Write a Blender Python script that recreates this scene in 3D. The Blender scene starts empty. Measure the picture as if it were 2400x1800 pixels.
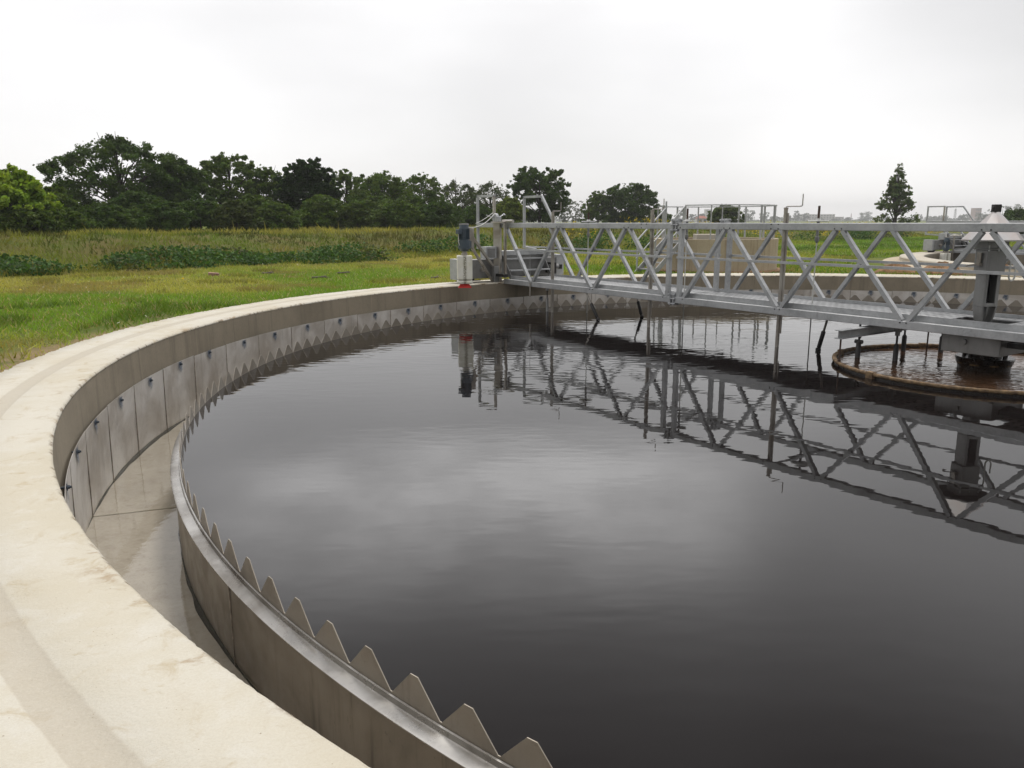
import bpy, bmesh, math, random
import numpy as np
from mathutils import Vector, Matrix, geometry

scene = bpy.context.scene
R_ = math.radians

# ------------------------------------------------------------------ camera, sky, sun, exposure
cam_d = bpy.data.cameras.new("camera")
cam = bpy.data.objects.new("camera", cam_d)
scene.collection.objects.link(cam)
cam_d.sensor_width = 36.0
cam_d.lens = 36.0 * 1831.3 / 2400.0
cam_d.clip_start = 0.05
cam_d.clip_end = 6000.0
PITCH = math.atan((900 - 518.3) / 1831.3)
cam.location = (0, 0, 1.8)
cam.rotation_mode = 'QUATERNION'
cam.rotation_quaternion = (Matrix.Rotation(math.pi / 2 - PITCH, 3, 'X') @ Matrix.Rotation(-0.00295, 3, 'Z')).to_quaternion()
scene.camera = cam

SUN_EL, SUN_AZ = R_(60), R_(6)          # azimuth measured from +Y towards +X (ahead of the camera)
w = bpy.data.worlds.new("World")
scene.world = w
w.use_nodes = True
nt = w.node_tree
nt.nodes.clear()


def wn(t, **kw):
    n = nt.nodes.new(t)
    for k, v in kw.items():
        setattr(n, k, v)
    return n


def wl(a, b):
    nt.links.new(a, b)


sky = wn('ShaderNodeTexSky', sky_type='NISHITA', sun_disc=False)
sky.sun_elevation = SUN_EL
sky.sun_rotation = SUN_AZ
bg1 = wn('ShaderNodeBackground')
bg1.inputs[1].default_value = 0.10
wl(sky.outputs[0], bg1.inputs[0])
tc = wn('ShaderNodeTexCoord')
sep = wn('ShaderNodeSeparateXYZ')
wl(tc.outputs['Generated'], sep.inputs[0])
elev = wn('ShaderNodeMapRange')            # cloud deck gets brighter overhead
elev.inputs['From Min'].default_value = 0.22
elev.inputs['From Max'].default_value = 1.0
elev.inputs['To Min'].default_value = 0.905
elev.inputs['To Max'].default_value = 1.85
wl(sep.outputs['Z'], elev.inputs['Value'])


def wdot(az, el):
    d = wn('ShaderNodeVectorMath', operation='DOT_PRODUCT')
    wl(tc.outputs['Generated'], d.inputs[0])
    d.inputs[1].default_value = (math.sin(R_(az)) * math.cos(R_(el)), math.cos(R_(az)) * math.cos(R_(el)), math.sin(R_(el)))
    return d.outputs['Value']


def wglow(az, el, rad_in, rad_out, val):
    m = wn('ShaderNodeMapRange', interpolation_type='SMOOTHERSTEP')
    m.inputs['From Min'].default_value = math.cos(R_(rad_out))
    m.inputs['From Max'].default_value = math.cos(R_(rad_in))
    m.inputs['To Max'].default_value = val
    wl(wdot(az, el), m.inputs['Value'])
    return m.outputs['Result']


def wmath(op, a, b):
    m = wn('ShaderNodeMath', operation=op)
    for i, v in enumerate((a, b)):
        if isinstance(v, (int, float)):
            m.inputs[i].default_value = v
        else:
            wl(v, m.inputs[i])
    return m.outputs[0]


mp = wn('ShaderNodeMapping')
mp.inputs['Scale'].default_value = (1.0, 1.0, 3.2)
wl(tc.outputs['Generated'], mp.inputs['Vector'])
nz = wn('ShaderNodeTexNoise')
nz.inputs['Scale'].default_value = 2.3
nz.inputs['Detail'].default_value = 4.0
nz.inputs['Roughness'].default_value = 0.45
wl(mp.outputs[0], nz.inputs['Vector'])
cl = wn('ShaderNodeMapRange')
cl.inputs['From Min'].default_value = 0.30
cl.inputs['From Max'].default_value = 0.70
cl.inputs['To Min'].default_value = 0.90
cl.inputs['To Max'].default_value = 1.06
wl(nz.outputs['Fac'], cl.inputs['Value'])
def wstep(sock, a, b, lo=0.0, hi=1.0):
    m = wn('ShaderNodeMapRange', interpolation_type='SMOOTHSTEP')
    m.inputs['From Min'].default_value = a
    m.inputs['From Max'].default_value = b
    m.inputs['To Min'].default_value = lo
    m.inputs['To Max'].default_value = hi
    wl(sock, m.inputs['Value'])
    return m.outputs[0]


ZS, YS = sep.outputs['Z'], sep.outputs['Y']
v = wmath('MULTIPLY', elev.outputs[0], cl.outputs[0])
# bright break in the cloud deck ahead, above the frame, with a ragged lower edge
zz = wmath('ADD', ZS, wmath('MULTIPLY', wmath('SUBTRACT', nz.outputs['Fac'], 0.5), 0.07))
brk = wmath('MULTIPLY', wstep(zz, math.sin(R_(14.5)), math.sin(R_(19))), wstep(zz, math.sin(R_(30)), math.sin(R_(21))))
brk = wmath('MULTIPLY', brk, wglow(-2, 20, 2, 24, 1.0))
nz2 = wn('ShaderNodeTexNoise')
nz2.inputs['Scale'].default_value = 7.0
nz2.inputs['Detail'].default_value = 5.0
wl(mp.outputs[0], nz2.inputs['Vector'])
brk = wmath('MULTIPLY', brk, wstep(nz2.outputs['Fac'], 0.28, 0.72, 0.60, 1.20))
v = wmath('ADD', v, wmath('MULTIPLY', brk, 1.10))
v = wmath('SUBTRACT', v, wglow(-7, 13.0, 0, 17, 0.085))    # grey streaks
v = wmath('SUBTRACT', v, wglow(7, 8, 0, 15, 0.075))
v = wmath('SUBTRACT', v, wglow(40, 24, 6, 26, 0.22))
drk = wmath('MULTIPLY', wstep(zz, math.sin(R_(22)), math.sin(R_(41))), wstep(YS, 0.15, 0.6))
v = wmath('SUBTRACT', v, wmath('MULTIPLY', drk, 1.0))
v = wmath('MULTIPLY', v, wstep(YS, -0.55, 0.25, 0.50, 1.0))   # the deck is darker away from the sun
ccol = wn('ShaderNodeVectorMath', operation='SCALE')
ccol.inputs[0].default_value = (1.0, 0.985, 0.98)
wl(v, ccol.inputs['Scale'])
bg2 = wn('ShaderNodeBackground')
bg2.inputs[1].default_value = 0.95
wl(ccol.outputs[0], bg2.inputs[0])
mixs = wn('ShaderNodeMixShader')
mixs.inputs[0].default_value = 0.94
wl(bg1.outputs[0], mixs.inputs[1])
wl(bg2.outputs[0], mixs.inputs[2])
wo = wn('ShaderNodeOutputWorld')
wl(mixs.outputs[0], wo.inputs['Surface'])

sun_d = bpy.data.lights.new("sun", 'SUN')
sun_d.energy = 1.3
sun_d.angle = R_(14)
sun_d.color = (1.0, 0.96, 0.9)
sun = bpy.data.objects.new("sun", sun_d)
scene.collection.objects.link(sun)
sdir = Vector((math.sin(SUN_AZ) * math.cos(SUN_EL), math.cos(SUN_AZ) * math.cos(SUN_EL), math.sin(SUN_EL)))
sun.rotation_euler = sdir.to_track_quat('Z', 'Y').to_euler()
sun.location = (0, 0, 40)

scene.view_settings.view_transform = 'Standard'
scene.view_settings.look = 'None'
scene.view_settings.exposure = 0.38
scene.view_settings.gamma = 1.0
scene.view_settings.use_curve_mapping = False
scene.render.engine = 'CYCLES'
scene.cycles.max_bounces = 8
scene.cycles.diffuse_bounces = 3
scene.cycles.glossy_bounces = 4
scene.cycles.transmission_bounces = 4
scene.cycles.transparent_max_bounces = 12
scene.cycles.volume_bounces = 0
scene.cycles.use_denoising = True

# ------------------------------------------------------------------ layout (metres; water surface z = 0)
CX, CY = 5.666, 9.207                 # centre of the near tank
GZ = 0.25                             # lawn level
WT = 0.515                            # wall top
UA = R_(124.03)                       # direction of the bridge (centre -> wall)
U = Vector((math.cos(UA), math.sin(UA)))
N = Vector((-U.y, U.x))
C2 = (23.7, 24.6)                     # centre of the second tank
rng = np.random.default_rng(7)
random.seed(5)


# ------------------------------------------------------------------ materials
def new_mat(name):
    m = bpy.data.materials.new(name)
    m.use_nodes = True
    n = m.node_tree
    n.nodes.clear()
    o = n.nodes.new('ShaderNodeOutputMaterial')
    b = n.nodes.new('ShaderNodeBsdfPrincipled')
    n.links.new(b.outputs[0], o.inputs['Surface'])
    return m, n, b, o


class G:
    """small node-graph helper"""

    def __init__(s, n):
        s.n = n

    def node(s, t, **kw):
        x = s.n.nodes.new(t)
        for k, v in kw.items():
            setattr(x, k, v)
        return x

    def link(s, a, b):
        s.n.links.new(a, b)

    def put(s, sock, v):
        if isinstance(v, bpy.types.NodeSocket):
            s.link(v, sock)
        else:
            sock.default_value = v

    def coord(s, which='Object', scale=(1, 1, 1)):
        t = s.node('ShaderNodeTexCoord')
        m = s.node('ShaderNodeMapping')
        m.inputs['Scale'].default_value = scale
        s.link(t.outputs[which], m.inputs['Vector'])
        return m.outputs[0]

    def noise(s, vec, scale, detail=4.0, rough=0.55, dist=0.0):
        x = s.node('ShaderNodeTexNoise')
        s.link(vec, x.inputs['Vector'])
        x.inputs['Scale'].default_value = scale
        x.inputs['Detail'].default_value = detail
        x.inputs['Roughness'].default_value = rough
        x.inputs['Distortion'].default_value = dist
        return x.outputs['Fac']

    def vor(s, vec, scale, feature='F1', out='Distance'):
        x = s.node('ShaderNodeTexVoronoi', feature=feature)
        s.link(vec, x.inputs['Vector'])
        x.inputs['Scale'].default_value = scale
        return x.outputs[out]

    def rng(s, v, a, b, c=0.0, d=1.0, smooth=True):
        x = s.node('ShaderNodeMapRange')
        if smooth:
            x.interpolation_type = 'SMOOTHSTEP'
        s.put(x.inputs['Value'], v)
        for k, q in zip(('From Min', 'From Max', 'To Min', 'To Max'), (a, b, c, d)):
            x.inputs[k].default_value = q
        return x.outputs[0]

    def mix(s, f, a, b, blend='MIX'):
        x = s.node('ShaderNodeMix', data_type='RGBA', blend_type=blend)
        s.put(x.inputs['Factor'], f)
        s.put(x.inputs['A'], a if isinstance(a, bpy.types.NodeSocket) else (*a, 1.0))
        s.put(x.inputs['B'], b if isinstance(b, bpy.types.NodeSocket) else (*b, 1.0))
        return x.outputs['Result']

    def math(s, op, a, b=0.0):
        x = s.node('ShaderNodeMath', operation=op)
        s.put(x.inputs[0], a)
        s.put(x.inputs[1], b)
        return x.outputs[0]

    def bump(s, h, strength=0.3, dist=0.01):
        x = s.node('ShaderNodeBump')
        x.inputs['Strength'].default_value = strength
        x.inputs['Distance'].default_value = dist
        s.link(h, x.inputs['Height'])
        return x.outputs[0]


# every building helper above mixes A -> B with factor f: f = 0 gives A
M = {}


def simple(name, col, rough=0.5, metal=0.0, var=0.15, scale=6.0, bump=0.0, col2=None, spec=None):
    m, n, b, o = new_mat(name)
    g = G(n)
    vec = g.coord()
    f = g.rng(g.noise(vec, scale, 5), 0.3, 0.7)
    c2 = col2 if col2 else tuple(c * (1 - 2 * var) for c in col)
    g.put(b.inputs['Base Color'], g.mix(f, col, c2))
    b.inputs['Metallic'].default_value = metal
    g.put(b.inputs['Roughness'], g.rng(g.noise(vec, scale * 3, 3), 0.3, 0.7, rough * 0.85, min(1, rough * 1.15)))
    if spec is not None:
        b.inputs['Specular IOR Level'].default_value = spec
    if bump:
        g.put(b.inputs['Normal'], g.bump(g.noise(vec, scale * 8, 5), 0.5, bump))
    M[name] = m
    return m


# galvanised steel with spangle
m, n, b, o = new_mat('galvanised')
g = G(n)
vec = g.coord()
sp = g.vor(vec, 38.0, out='Color')
spv = g.node('ShaderNodeSeparateColor')
g.link(sp, spv.inputs[0])
f1 = g.rng(g.noise(vec, 3.0, 6, 0.65), 0.35, 0.65)
c = g.mix(f1, (0.405, 0.412, 0.418), (0.295, 0.302, 0.308))
c = g.mix(g.math('MULTIPLY', spv.outputs[0], 0.28), c, (0.52, 0.535, 0.545))
st = g.rng(g.noise(g.coord(scale=(1, 1, 0.25)), 14.0, 4), 0.62, 0.80)
c = g.mix(g.math('MULTIPLY', st, 0.6), c, (0.20, 0.205, 0.21))
pt = g.rng(g.noise(vec, 1.4, 5, 0.7), 0.58, 0.72)
c = g.mix(g.math('MULTIPLY', pt, 0.4), c, (0.21, 0.215, 0.22))
g.put(b.inputs['Base Color'], c)
b.inputs['Metallic'].default_value = 0.45
g.put(b.inputs['Roughness'], g.rng(g.noise(vec, 9, 4), 0.3, 0.7, 0.38, 0.6))
M['galvanised'] = m

# stainless sheets
def stainless(name, base, dirt, rough=0.34, streak=0.5, metal=0.75):
    m, n, b, o = new_mat(name)
    g = G(n)
    vec = g.coord()
    f = g.rng(g.noise(vec, 1.6, 6, 0.6, 0.6), 0.35, 0.68)
    c = g.mix(f, base, dirt)
    s = g.rng(g.noise(g.coord(scale=(7, 7, 0.5)), 2.2, 5, 0.6), 0.52, 0.78)
    c = g.mix(g.math('MULTIPLY', s, streak), c, tuple(x * 0.55 for x in dirt))
    s2 = g.rng(g.noise(vec, 22, 4, 0.7), 0.60, 0.74)
    c = g.mix(g.math('MULTIPLY', s2, 0.35), c, tuple(x * 0.4 for x in dirt))
    g.put(b.inputs['Base Color'], c)
    b.inputs['Metallic'].default_value = metal
    g.put(b.inputs['Roughness'], g.rng(g.noise(vec, 5, 5), 0.3, 0.7, rough * 0.8, rough * 1.35))
    g.put(b.inputs['Normal'], g.bump(g.noise(vec, 2.2, 3), 0.35, 0.02))
    M[name] = m


stainless('stainless_sheet', (0.67, 0.65, 0.625), (0.43, 0.395, 0.355), 0.42, 0.35, 0.5)
stainless('stainless_weir', (0.265, 0.232, 0.19), (0.165, 0.14, 0.11), 0.40, 0.85, 0.6)
stainless('stainless_dull', (0.44, 0.415, 0.38), (0.25, 0.22, 0.185), 0.36, 0.4, 0.75)
stainless('stainless_grey', (0.255, 0.255, 0.25), (0.185, 0.183, 0.178), 0.45, 0.4, 0.5)
stainless('stainless_teeth', (0.335, 0.30, 0.25), (0.245, 0.213, 0.172), 0.42, 0.4, 0.55)
# wet weir flange
stainless('weir_flange', (0.46, 0.445, 0.42), (0.21, 0.19, 0.165), 0.27, 0.3, 0.85)

# pale coping concrete with a worn wheel track
m, n, b, o = new_mat('coping_concrete')
g = G(n)
vec = g.coord()
t = g.node('ShaderNodeTexCoord')
ln = g.node('ShaderNodeVectorMath', operation='LENGTH')
mu = g.node('ShaderNodeVectorMath', operation='MULTIPLY')
g.link(t.outputs['Object'], mu.inputs[0])
mu.inputs[1].default_value = (1, 1, 0)
g.link(mu.outputs[0], ln.inputs[0])
rad = g.math('ADD', ln.outputs['Value'], g.math('MULTIPLY', g.math('SUBTRACT', g.noise(vec, 9, 4), 0.5), 0.012))
band = g.math('MULTIPLY', g.rng(rad, 9.985, 9.997), g.rng(rad, 10.125, 10.113))
fa = g.rng(g.noise(vec, 1.3, 6, 0.6), 0.35, 0.68)
c = g.mix(fa, (0.535, 0.508, 0.438), (0.49, 0.448, 0.355))
fb = g.rng(g.noise(vec, 5.0, 6, 0.7, 0.8), 0.54, 0.72)
c = g.mix(g.math('MULTIPLY', fb, 0.75), c, (0.37, 0.29, 0.165))
fw = g.rng(g.noise(vec, 7.5, 5, 0.65), 0.50, 0.72)
c = g.mix(g.math('MULTIPLY', fw, 0.55), c, (0.56, 0.54, 0.485))
fo = g.rng(g.noise(vec, 3.1, 7, 0.75, 1.2), 0.63, 0.74)
c = g.mix(g.math('MULTIPLY', fo, 0.6), c, (0.30, 0.205, 0.09))
bc = g.mix(g.rng(g.noise(vec, 60, 4, 0.7), 0.35, 0.65), (0.385, 0.345, 0.28), (0.32, 0.28, 0.22))
agg = g.rng(g.vor(vec, 95.0), 0.08, 0.30)
bc = g.mix(g.math('MULTIPLY', agg, 0.45), (0.46, 0.42, 0.345), bc)
c = g.mix(g.math('MULTIPLY', band, 0.72), c, bc)
grain = g.rng(g.noise(vec, 140, 3, 0.7), 0.35, 0.7)
c = g.mix(g.math('MULTIPLY', grain, 0.18), c, (0.34, 0.28, 0.19))
pit = g.rng(g.vor(vec, 17.0), 0.055, 0.03)
pit = g.math('MULTIPLY', pit, g.rng(g.noise(vec, 4, 3), 0.52, 0.62))
c = g.mix(g.math('MULTIPLY', pit, 0.8), c, (0.24, 0.18, 0.11))
edge = g.math('MULTIPLY', g.rng(rad, 9.86, 9.64), g.rng(g.noise(vec, 4.2, 6, 0.7, 0.6), 0.55, 0.68))
c = g.mix(g.math('MULTIPLY', edge, 0.75), c, (0.27, 0.18, 0.085))
rim = g.math('MULTIPLY', g.rng(rad, 9.668, 9.642), g.rng(g.noise(vec, 11, 4, 0.7), 0.52, 0.62))
c = g.mix(g.math('MULTIPLY', rim, 0.8), c, (0.13, 0.085, 0.045))
sp2 = g.math('MULTIPLY', g.rng(g.vor(vec, 44.0), 0.10, 0.05), g.rng(g.noise(vec, 9, 3), 0.54, 0.60))
c = g.mix(g.math('MULTIPLY', sp2, 0.7), c, (0.22, 0.16, 0.09))
scr = g.rng(g.noise(g.coord(scale=(3.0, 14.0, 3.0)), 3.5, 6, 0.7, 0.4), 0.60, 0.72)
c = g.mix(g.math('MULTIPLY', scr, 0.30), c, (0.33, 0.27, 0.18))
g.put(b.inputs['Base Color'], c)
b.inputs['Roughness'].default_value = 0.9
hh = g.math('ADD', g.noise(vec, 70, 5, 0.7), g.math('MULTIPLY', pit, -1.2))
hh = g.math('ADD', hh, g.math('MULTIPLY', g.noise(vec, 12, 4), 1.3))
g.put(b.inputs['Normal'], g.bump(hh, 0.55, 0.006))
M['coping_concrete'] = m


def concrete(name, a, b2, dark, streaks=0.6, lines=0.3):
    m, n, b, o = new_mat(name)
    g = G(n)
    vec = g.coord()
    c = g.mix(g.rng(g.noise(vec, 1.1, 6, 0.6), 0.35, 0.68), a, b2)
    s = g.rng(g.noise(g.coord(scale=(5, 5, 0.35)), 1.5, 5, 0.6), 0.50, 0.75)
    c = g.mix(g.math('MULTIPLY', s, streaks), c, dark)
    s = g.rng(g.noise(g.coord(scale=(9, 9, 0.3)), 1.1, 4, 0.6), 0.60, 0.75)
    c = g.mix(g.math('MULTIPLY', s, 0.4), c, tuple(min(1, x * 1.35) for x in a))
    s = g.rng(g.noise(vec, 30, 5, 0.7), 0.45, 0.75)
    c = g.mix(g.math('MULTIPLY', s, 0.3), c, dark)
    g.put(b.inputs['Base Color'], c)
    b.inputs['Roughness'].default_value = 0.88
    g.put(b.inputs['Normal'], g.bump(g.noise(vec, 40, 5, 0.7), 0.4, 0.004))
    M[name] = m


concrete('wall_concrete', (0.262, 0.224, 0.165), (0.20, 0.170, 0.124), (0.125, 0.104, 0.075))
concrete('pit_concrete', (0.44, 0.37, 0.265), (0.38, 0.31, 0.215), (0.22, 0.155, 0.095), 0.75)
concrete('pale_concrete', (0.47, 0.43, 0.355), (0.41, 0.37, 0.30), (0.30, 0.26, 0.20), 0.5)
concrete('channel_concrete', (0.41, 0.37, 0.315), (0.33, 0.295, 0.245), (0.18, 0.145, 0.10), 0.4)

simple('blue_grey_paint', (0.055, 0.078, 0.10), 0.42, 0.0, 0.12)
simple('white_plastic', (0.72, 0.71, 0.62), 0.45, 0.0, 0.05)
m, n, b, o = new_mat('white_plastic')       # brush cover with a mossy splash line
g = G(n)
t = g.node('ShaderNodeTexCoord')
sx = g.node('ShaderNodeSeparateXYZ')
g.link(t.outputs['Object'], sx.inputs[0])
vec = g.coord()
ax = g.math('ABSOLUTE', g.math('ADD', sx.outputs['Y'], 0.0))
near = g.rng(ax, 0.055, 0.0)
spl = g.math('MULTIPLY', near, g.rng(g.noise(vec, 45, 5, 0.8), 0.34, 0.58))
c = g.mix(g.rng(g.noise(vec, 5, 4), 0.4, 0.7), (0.74, 0.73, 0.66), (0.66, 0.64, 0.52))
c = g.mix(spl, c, (0.10, 0.085, 0.035))
low = g.math('MULTIPLY', g.rng(sx.outputs['Z'], 0.72, 0.58), g.rng(g.noise(vec, 30, 5, 0.8), 0.5, 0.7))
c = g.mix(g.math('MULTIPLY', low, 0.7), c, (0.16, 0.13, 0.06))
g.put(b.inputs['Base Color'], c)
b.inputs['Roughness'].default_value = 0.45
M['white_plastic'] = m
simple('red_bristle', (0.72, 0.02, 0.012), 0.6, 0.0, 0.12, 40)
simple('black_steel', (0.018, 0.016, 0.015), 0.45, 0.2, 0.2)
simple('dark_slot', (0.012, 0.012, 0.013), 0.7)
simple('rod_rubber', (0.035, 0.033, 0.032), 0.55, 0.1, 0.2)
simple('rusty_pipe', (0.075, 0.045, 0.032), 0.7, 0.2, 0.2)
simple('disc_white', (0.72, 0.72, 0.70), 0.5)
simple('hood_zinc', (0.44, 0.44, 0.44), 0.38, 0.7, 0.10, 3.0, col2=(0.42, 0.38, 0.36))
simple('ring_rust', (0.22, 0.145, 0.072), 0.8, 0.0, 0.2, 18, 0.004, col2=(0.075, 0.045, 0.024))
simple('drum_black', (0.010, 0.008, 0.007), 0.3, 0.0, 0.2, 12, 0.003, col2=(0.026, 0.016, 0.010))
simple('cable_white', (0.6, 0.6, 0.56), 0.5)
simple('bolt_zinc', (0.42, 0.43, 0.44), 0.35, 0.7)
simple('anchor_blue', (0.05, 0.065, 0.085), 0.5, 0.3)
simple('bark', (0.055, 0.043, 0.033), 0.9, 0, 0.25, 12)
simple('dirt', (0.30, 0.17, 0.08), 0.95, 0, 0.2, 9, 0.02)
simple('red_roof', (0.34, 0.10, 0.06), 0.9)
simple('pale_render', (0.55, 0.52, 0.50), 0.9)
simple('pink_brick', (0.33, 0.19, 0.14), 0.9)
simple('window_glass', (0.05, 0.055, 0.06), 0.2)

# stain of the anchor washers
m, n, b, o = new_mat('anchor_stain')
g = G(n)
t = g.node('ShaderNodeTexCoord')
mu = g.node('ShaderNodeVectorMath', operation='MULTIPLY')
g.link(t.outputs['Object'], mu.inputs[0])
mu.inputs[1].default_value = (0, 1.25, 0.75)
ln = g.node('ShaderNodeVectorMath', operation='LENGTH')
g.link(mu.outputs[0], ln.inputs[0])
vec = g.coord()
a = g.math('ADD', ln.outputs['Value'], g.math('MULTIPLY', g.math('SUBTRACT', g.noise(vec, 16, 4), 0.5), 0.09))
al = g.rng(a, 0.095, 0.02, 0.0, 0.85)
tr = g.node('ShaderNodeBsdfTransparent')
mxs = g.node('ShaderNodeMixShader')
b.inputs['Base Color'].default_value = (0.14, 0.17, 0.215, 1)
b.inputs['Roughness'].default_value = 0.6
g.link(al, mxs.inputs[0])
g.link(tr.outputs[0], mxs.inputs[1])
g.link(b.outputs[0], mxs.inputs[2])
g.link(mxs.outputs[0], o.inputs['Surface'])
M['anchor_stain'] = m

# perforated walkway sheet
m, n, b, o = new_mat('walkway_sheet')
g = G(n)
vec = g.coord(scale=(1, 1, 1))
t = g.node('ShaderNodeTexCoord')
sx = g.node('ShaderNodeSeparateXYZ')
g.link(t.outputs['Object'], sx.inputs[0])
wx = g.math('SINE', g.math('MULTIPLY', sx.outputs['X'], 2 * math.pi / 0.10))
wy = g.math('SINE', g.math('MULTIPLY', sx.outputs['Y'], 2 * math.pi / 0.16))
dots = g.math('MULTIPLY', g.rng(wx, 0.1, 0.6), g.rng(wy, -0.8, -0.2))
c = g.mix(g.rng(g.noise(vec, 2.5, 5), 0.35, 0.65), (0.30, 0.305, 0.31), (0.23, 0.235, 0.24))
c = g.mix(g.math('MULTIPLY', dots, 0.8), c, (0.06, 0.062, 0.065))
g.put(b.inputs['Base Color'], c)
b.inputs['Metallic'].default_value = 0.35
b.inputs['Roughness'].default_value = 0.5
g.put(b.inputs['Normal'], g.bump(g.math('MULTIPLY', wx, wy), 0.6, 0.006))
M['walkway_sheet'] = m


def water_mat(name, base, ripple, scale, rough=0.015, base2=None):
    m, n, b, o = new_mat(name)
    g = G(n)
    vec = g.coord('Object')
    if base2:
        g.put(b.inputs['Base Color'], g.mix(g.rng(g.noise(vec, 1.5, 5), 0.35, 0.65), base, base2))
    else:
        b.inputs['Base Color'].default_value = (*base, 1)
    b.inputs['Roughness'].default_value = rough
    b.inputs['IOR'].default_value = 1.333
    vec = g.coord('Object', (0.8, 1.9, 1.0))
    h = g.math('ADD', g.math('MULTIPLY', g.noise(vec, scale, 1.5, 0.4), 1.0),
               g.math('MULTIPLY', g.noise(vec, scale * 0.3, 1, 0.4), 1.2))
    patch = g.rng(g.noise(vec, 0.28, 2), 0.36, 0.66, 0.35, 1.0)
    sxy = g.node('ShaderNodeSeparateXYZ')
    tco = g.node('ShaderNodeTexCoord')
    g.link(tco.outputs['Object'], sxy.inputs[0])
    if not base2:      # sheltered, smoother water along the near wall
        patch = g.math('MULTIPLY', patch, g.rng(sxy.outputs['Y'], -3.5, 2.5, 0.22, 1.0))
    h = g.math('MULTIPLY', h, patch)
    g.put(b.inputs['Normal'], g.bump(h, 1.0, ripple))
    M[name] = m


water_mat('tank_water', (0.0075, 0.0060, 0.0058), 0.0034, 4.6)
water_mat('ring_water', (0.075, 0.040, 0.022), 0.018, 9.0, 0.03, (0.05, 0.028, 0.016))

# clear shallow water in the launder
m, n, b, o = new_mat('channel_water')
g = G(n)
vec = g.coord()
n.nodes.remove(b)
tr = g.node('ShaderNodeBsdfTransparent')
tr.inputs[0].default_value = (0.94, 0.935, 0.91, 1)
gl = g.node('ShaderNodeBsdfGlossy')
gl.inputs['Roughness'].default_value = 0.02
fr = g.node('ShaderNodeFresnel')
fr.inputs['IOR'].default_value = 1.333
h = g.math('ADD', g.noise(g.coord(scale=(1, 1, 1)), 14, 3), g.math('MULTIPLY', g.noise(vec, 4, 2), 1.6))
nb = g.bump(h, 1.0, 0.0009)
g.link(nb, gl.inputs['Normal'])
g.link(nb, fr.inputs['Normal'])
mxs = g.node('ShaderNodeMixShader')
g.link(fr.outputs[0], mxs.inputs[0])
g.link(tr.outputs[0], mxs.inputs[1])
g.link(gl.outputs[0], mxs.inputs[2])
g.link(mxs.outputs[0], o.inputs['Surface'])
M['channel_water'] = m


def foliage(name, trans=0.3):
    m, n, b, o = new_mat(name)
    g = G(n)
    at = g.node('ShaderNodeAttribute', attribute_name='col')
    g.link(at.outputs['Color'], b.inputs['Base Color'])
    b.inputs['Roughness'].default_value = 0.65
    b.inputs['Specular IOR Level'].default_value = 0.25
    tl = g.node('ShaderNodeBsdfTranslucent')
    c = g.mix(1.0, at.outputs['Color'], (1.25, 1.2, 0.5), 'MULTIPLY')
    g.link(c, tl.inputs[0])
    ms = g.node('ShaderNodeMixShader')
    ms.inputs[0].default_value = trans
    g.link(b.outputs[0], ms.inputs[1])
    g.link(tl.outputs[0], ms.inputs[2])
    g.link(ms.outputs[0], o.inputs['Surface'])
    M[name] = m


foliage('leaf', 0.3)
foliage('blade', 0.35)

# lawn / bank ground
m, n, b, o = new_mat('lawn_ground')
g = G(n)
vec = g.coord()
c = g.mix(g.rng(g.noise(vec, 0.25, 5, 0.6), 0.36, 0.64), (0.120, 0.160, 0.024), (0.190, 0.180, 0.042))
c = g.mix(g.rng(g.noise(vec, 1.1, 6, 0.7), 0.42, 0.66), c, (0.070, 0.115, 0.017))
c = g.mix(g.math('MULTIPLY', g.rng(g.noise(vec, 7, 5, 0.7), 0.45, 0.7), 0.6), c, (0.075, 0.105, 0.018))
c = g.mix(g.math('MULTIPLY', g.rng(g.noise(vec, 0.55, 5, 0.65), 0.58, 0.68), 0.8), c, (0.22, 0.165, 0.085))
c = g.mix(g.math('MULTIPLY', g.rng(g.noise(vec, 24, 4, 0.7), 0.4, 0.65), 0.5), c, (0.05, 0.07, 0.014))
tr_ = g.node('ShaderNodeTexCoord')
sh = g.node('ShaderNodeVectorMath', operation='SUBTRACT')
g.link(tr_.outputs['Object'], sh.inputs[0])
sh.inputs[1].default_value = (CX, CY, GZ)
lnr = g.node('ShaderNodeVectorMath', operation='LENGTH')
g.link(sh.outputs[0], lnr.inputs[0])
soil = g.math('MULTIPLY', g.rng(lnr.outputs['Value'], 12.1, 11.4), g.rng(g.noise(vec, 1.3, 6, 0.7), 0.32, 0.50))
c = g.mix(g.math('MULTIPLY', soil, 0.9), c, g.mix(g.noise(vec, 30, 4, 0.7), (0.30, 0.225, 0.13), (0.22, 0.15, 0.085)))
sx = g.node('ShaderNodeSeparateXYZ')
tt = g.node('ShaderNodeTexCoord')
g.link(tt.outputs['Object'], sx.inputs[0])
sb = g.math('SUBTRACT', g.math('SUBTRACT', sx.outputs['Y'], 37.3), g.math('MULTIPLY', sx.outputs['X'], 0.95))
bankc = g.mix(g.rng(g.noise(vec, 0.9, 6, 0.7), 0.35, 0.65), (0.090, 0.115, 0.022), (0.125, 0.105, 0.036))
c = g.mix(g.math('MULTIPLY', g.rng(sb, -0.5, 1.5), g.rng(sb, 40.0, 20.0)), c, bankc)
g.put(b.inputs['Base Color'], c)
b.inputs['Roughness'].default_value = 0.95
b.inputs['Specular IOR Level'].default_value = 0.1
g.put(b.inputs['Normal'], g.bump(g.noise(vec, 18, 5, 0.7), 0.8, 0.05))
M['lawn_ground'] = m


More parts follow.
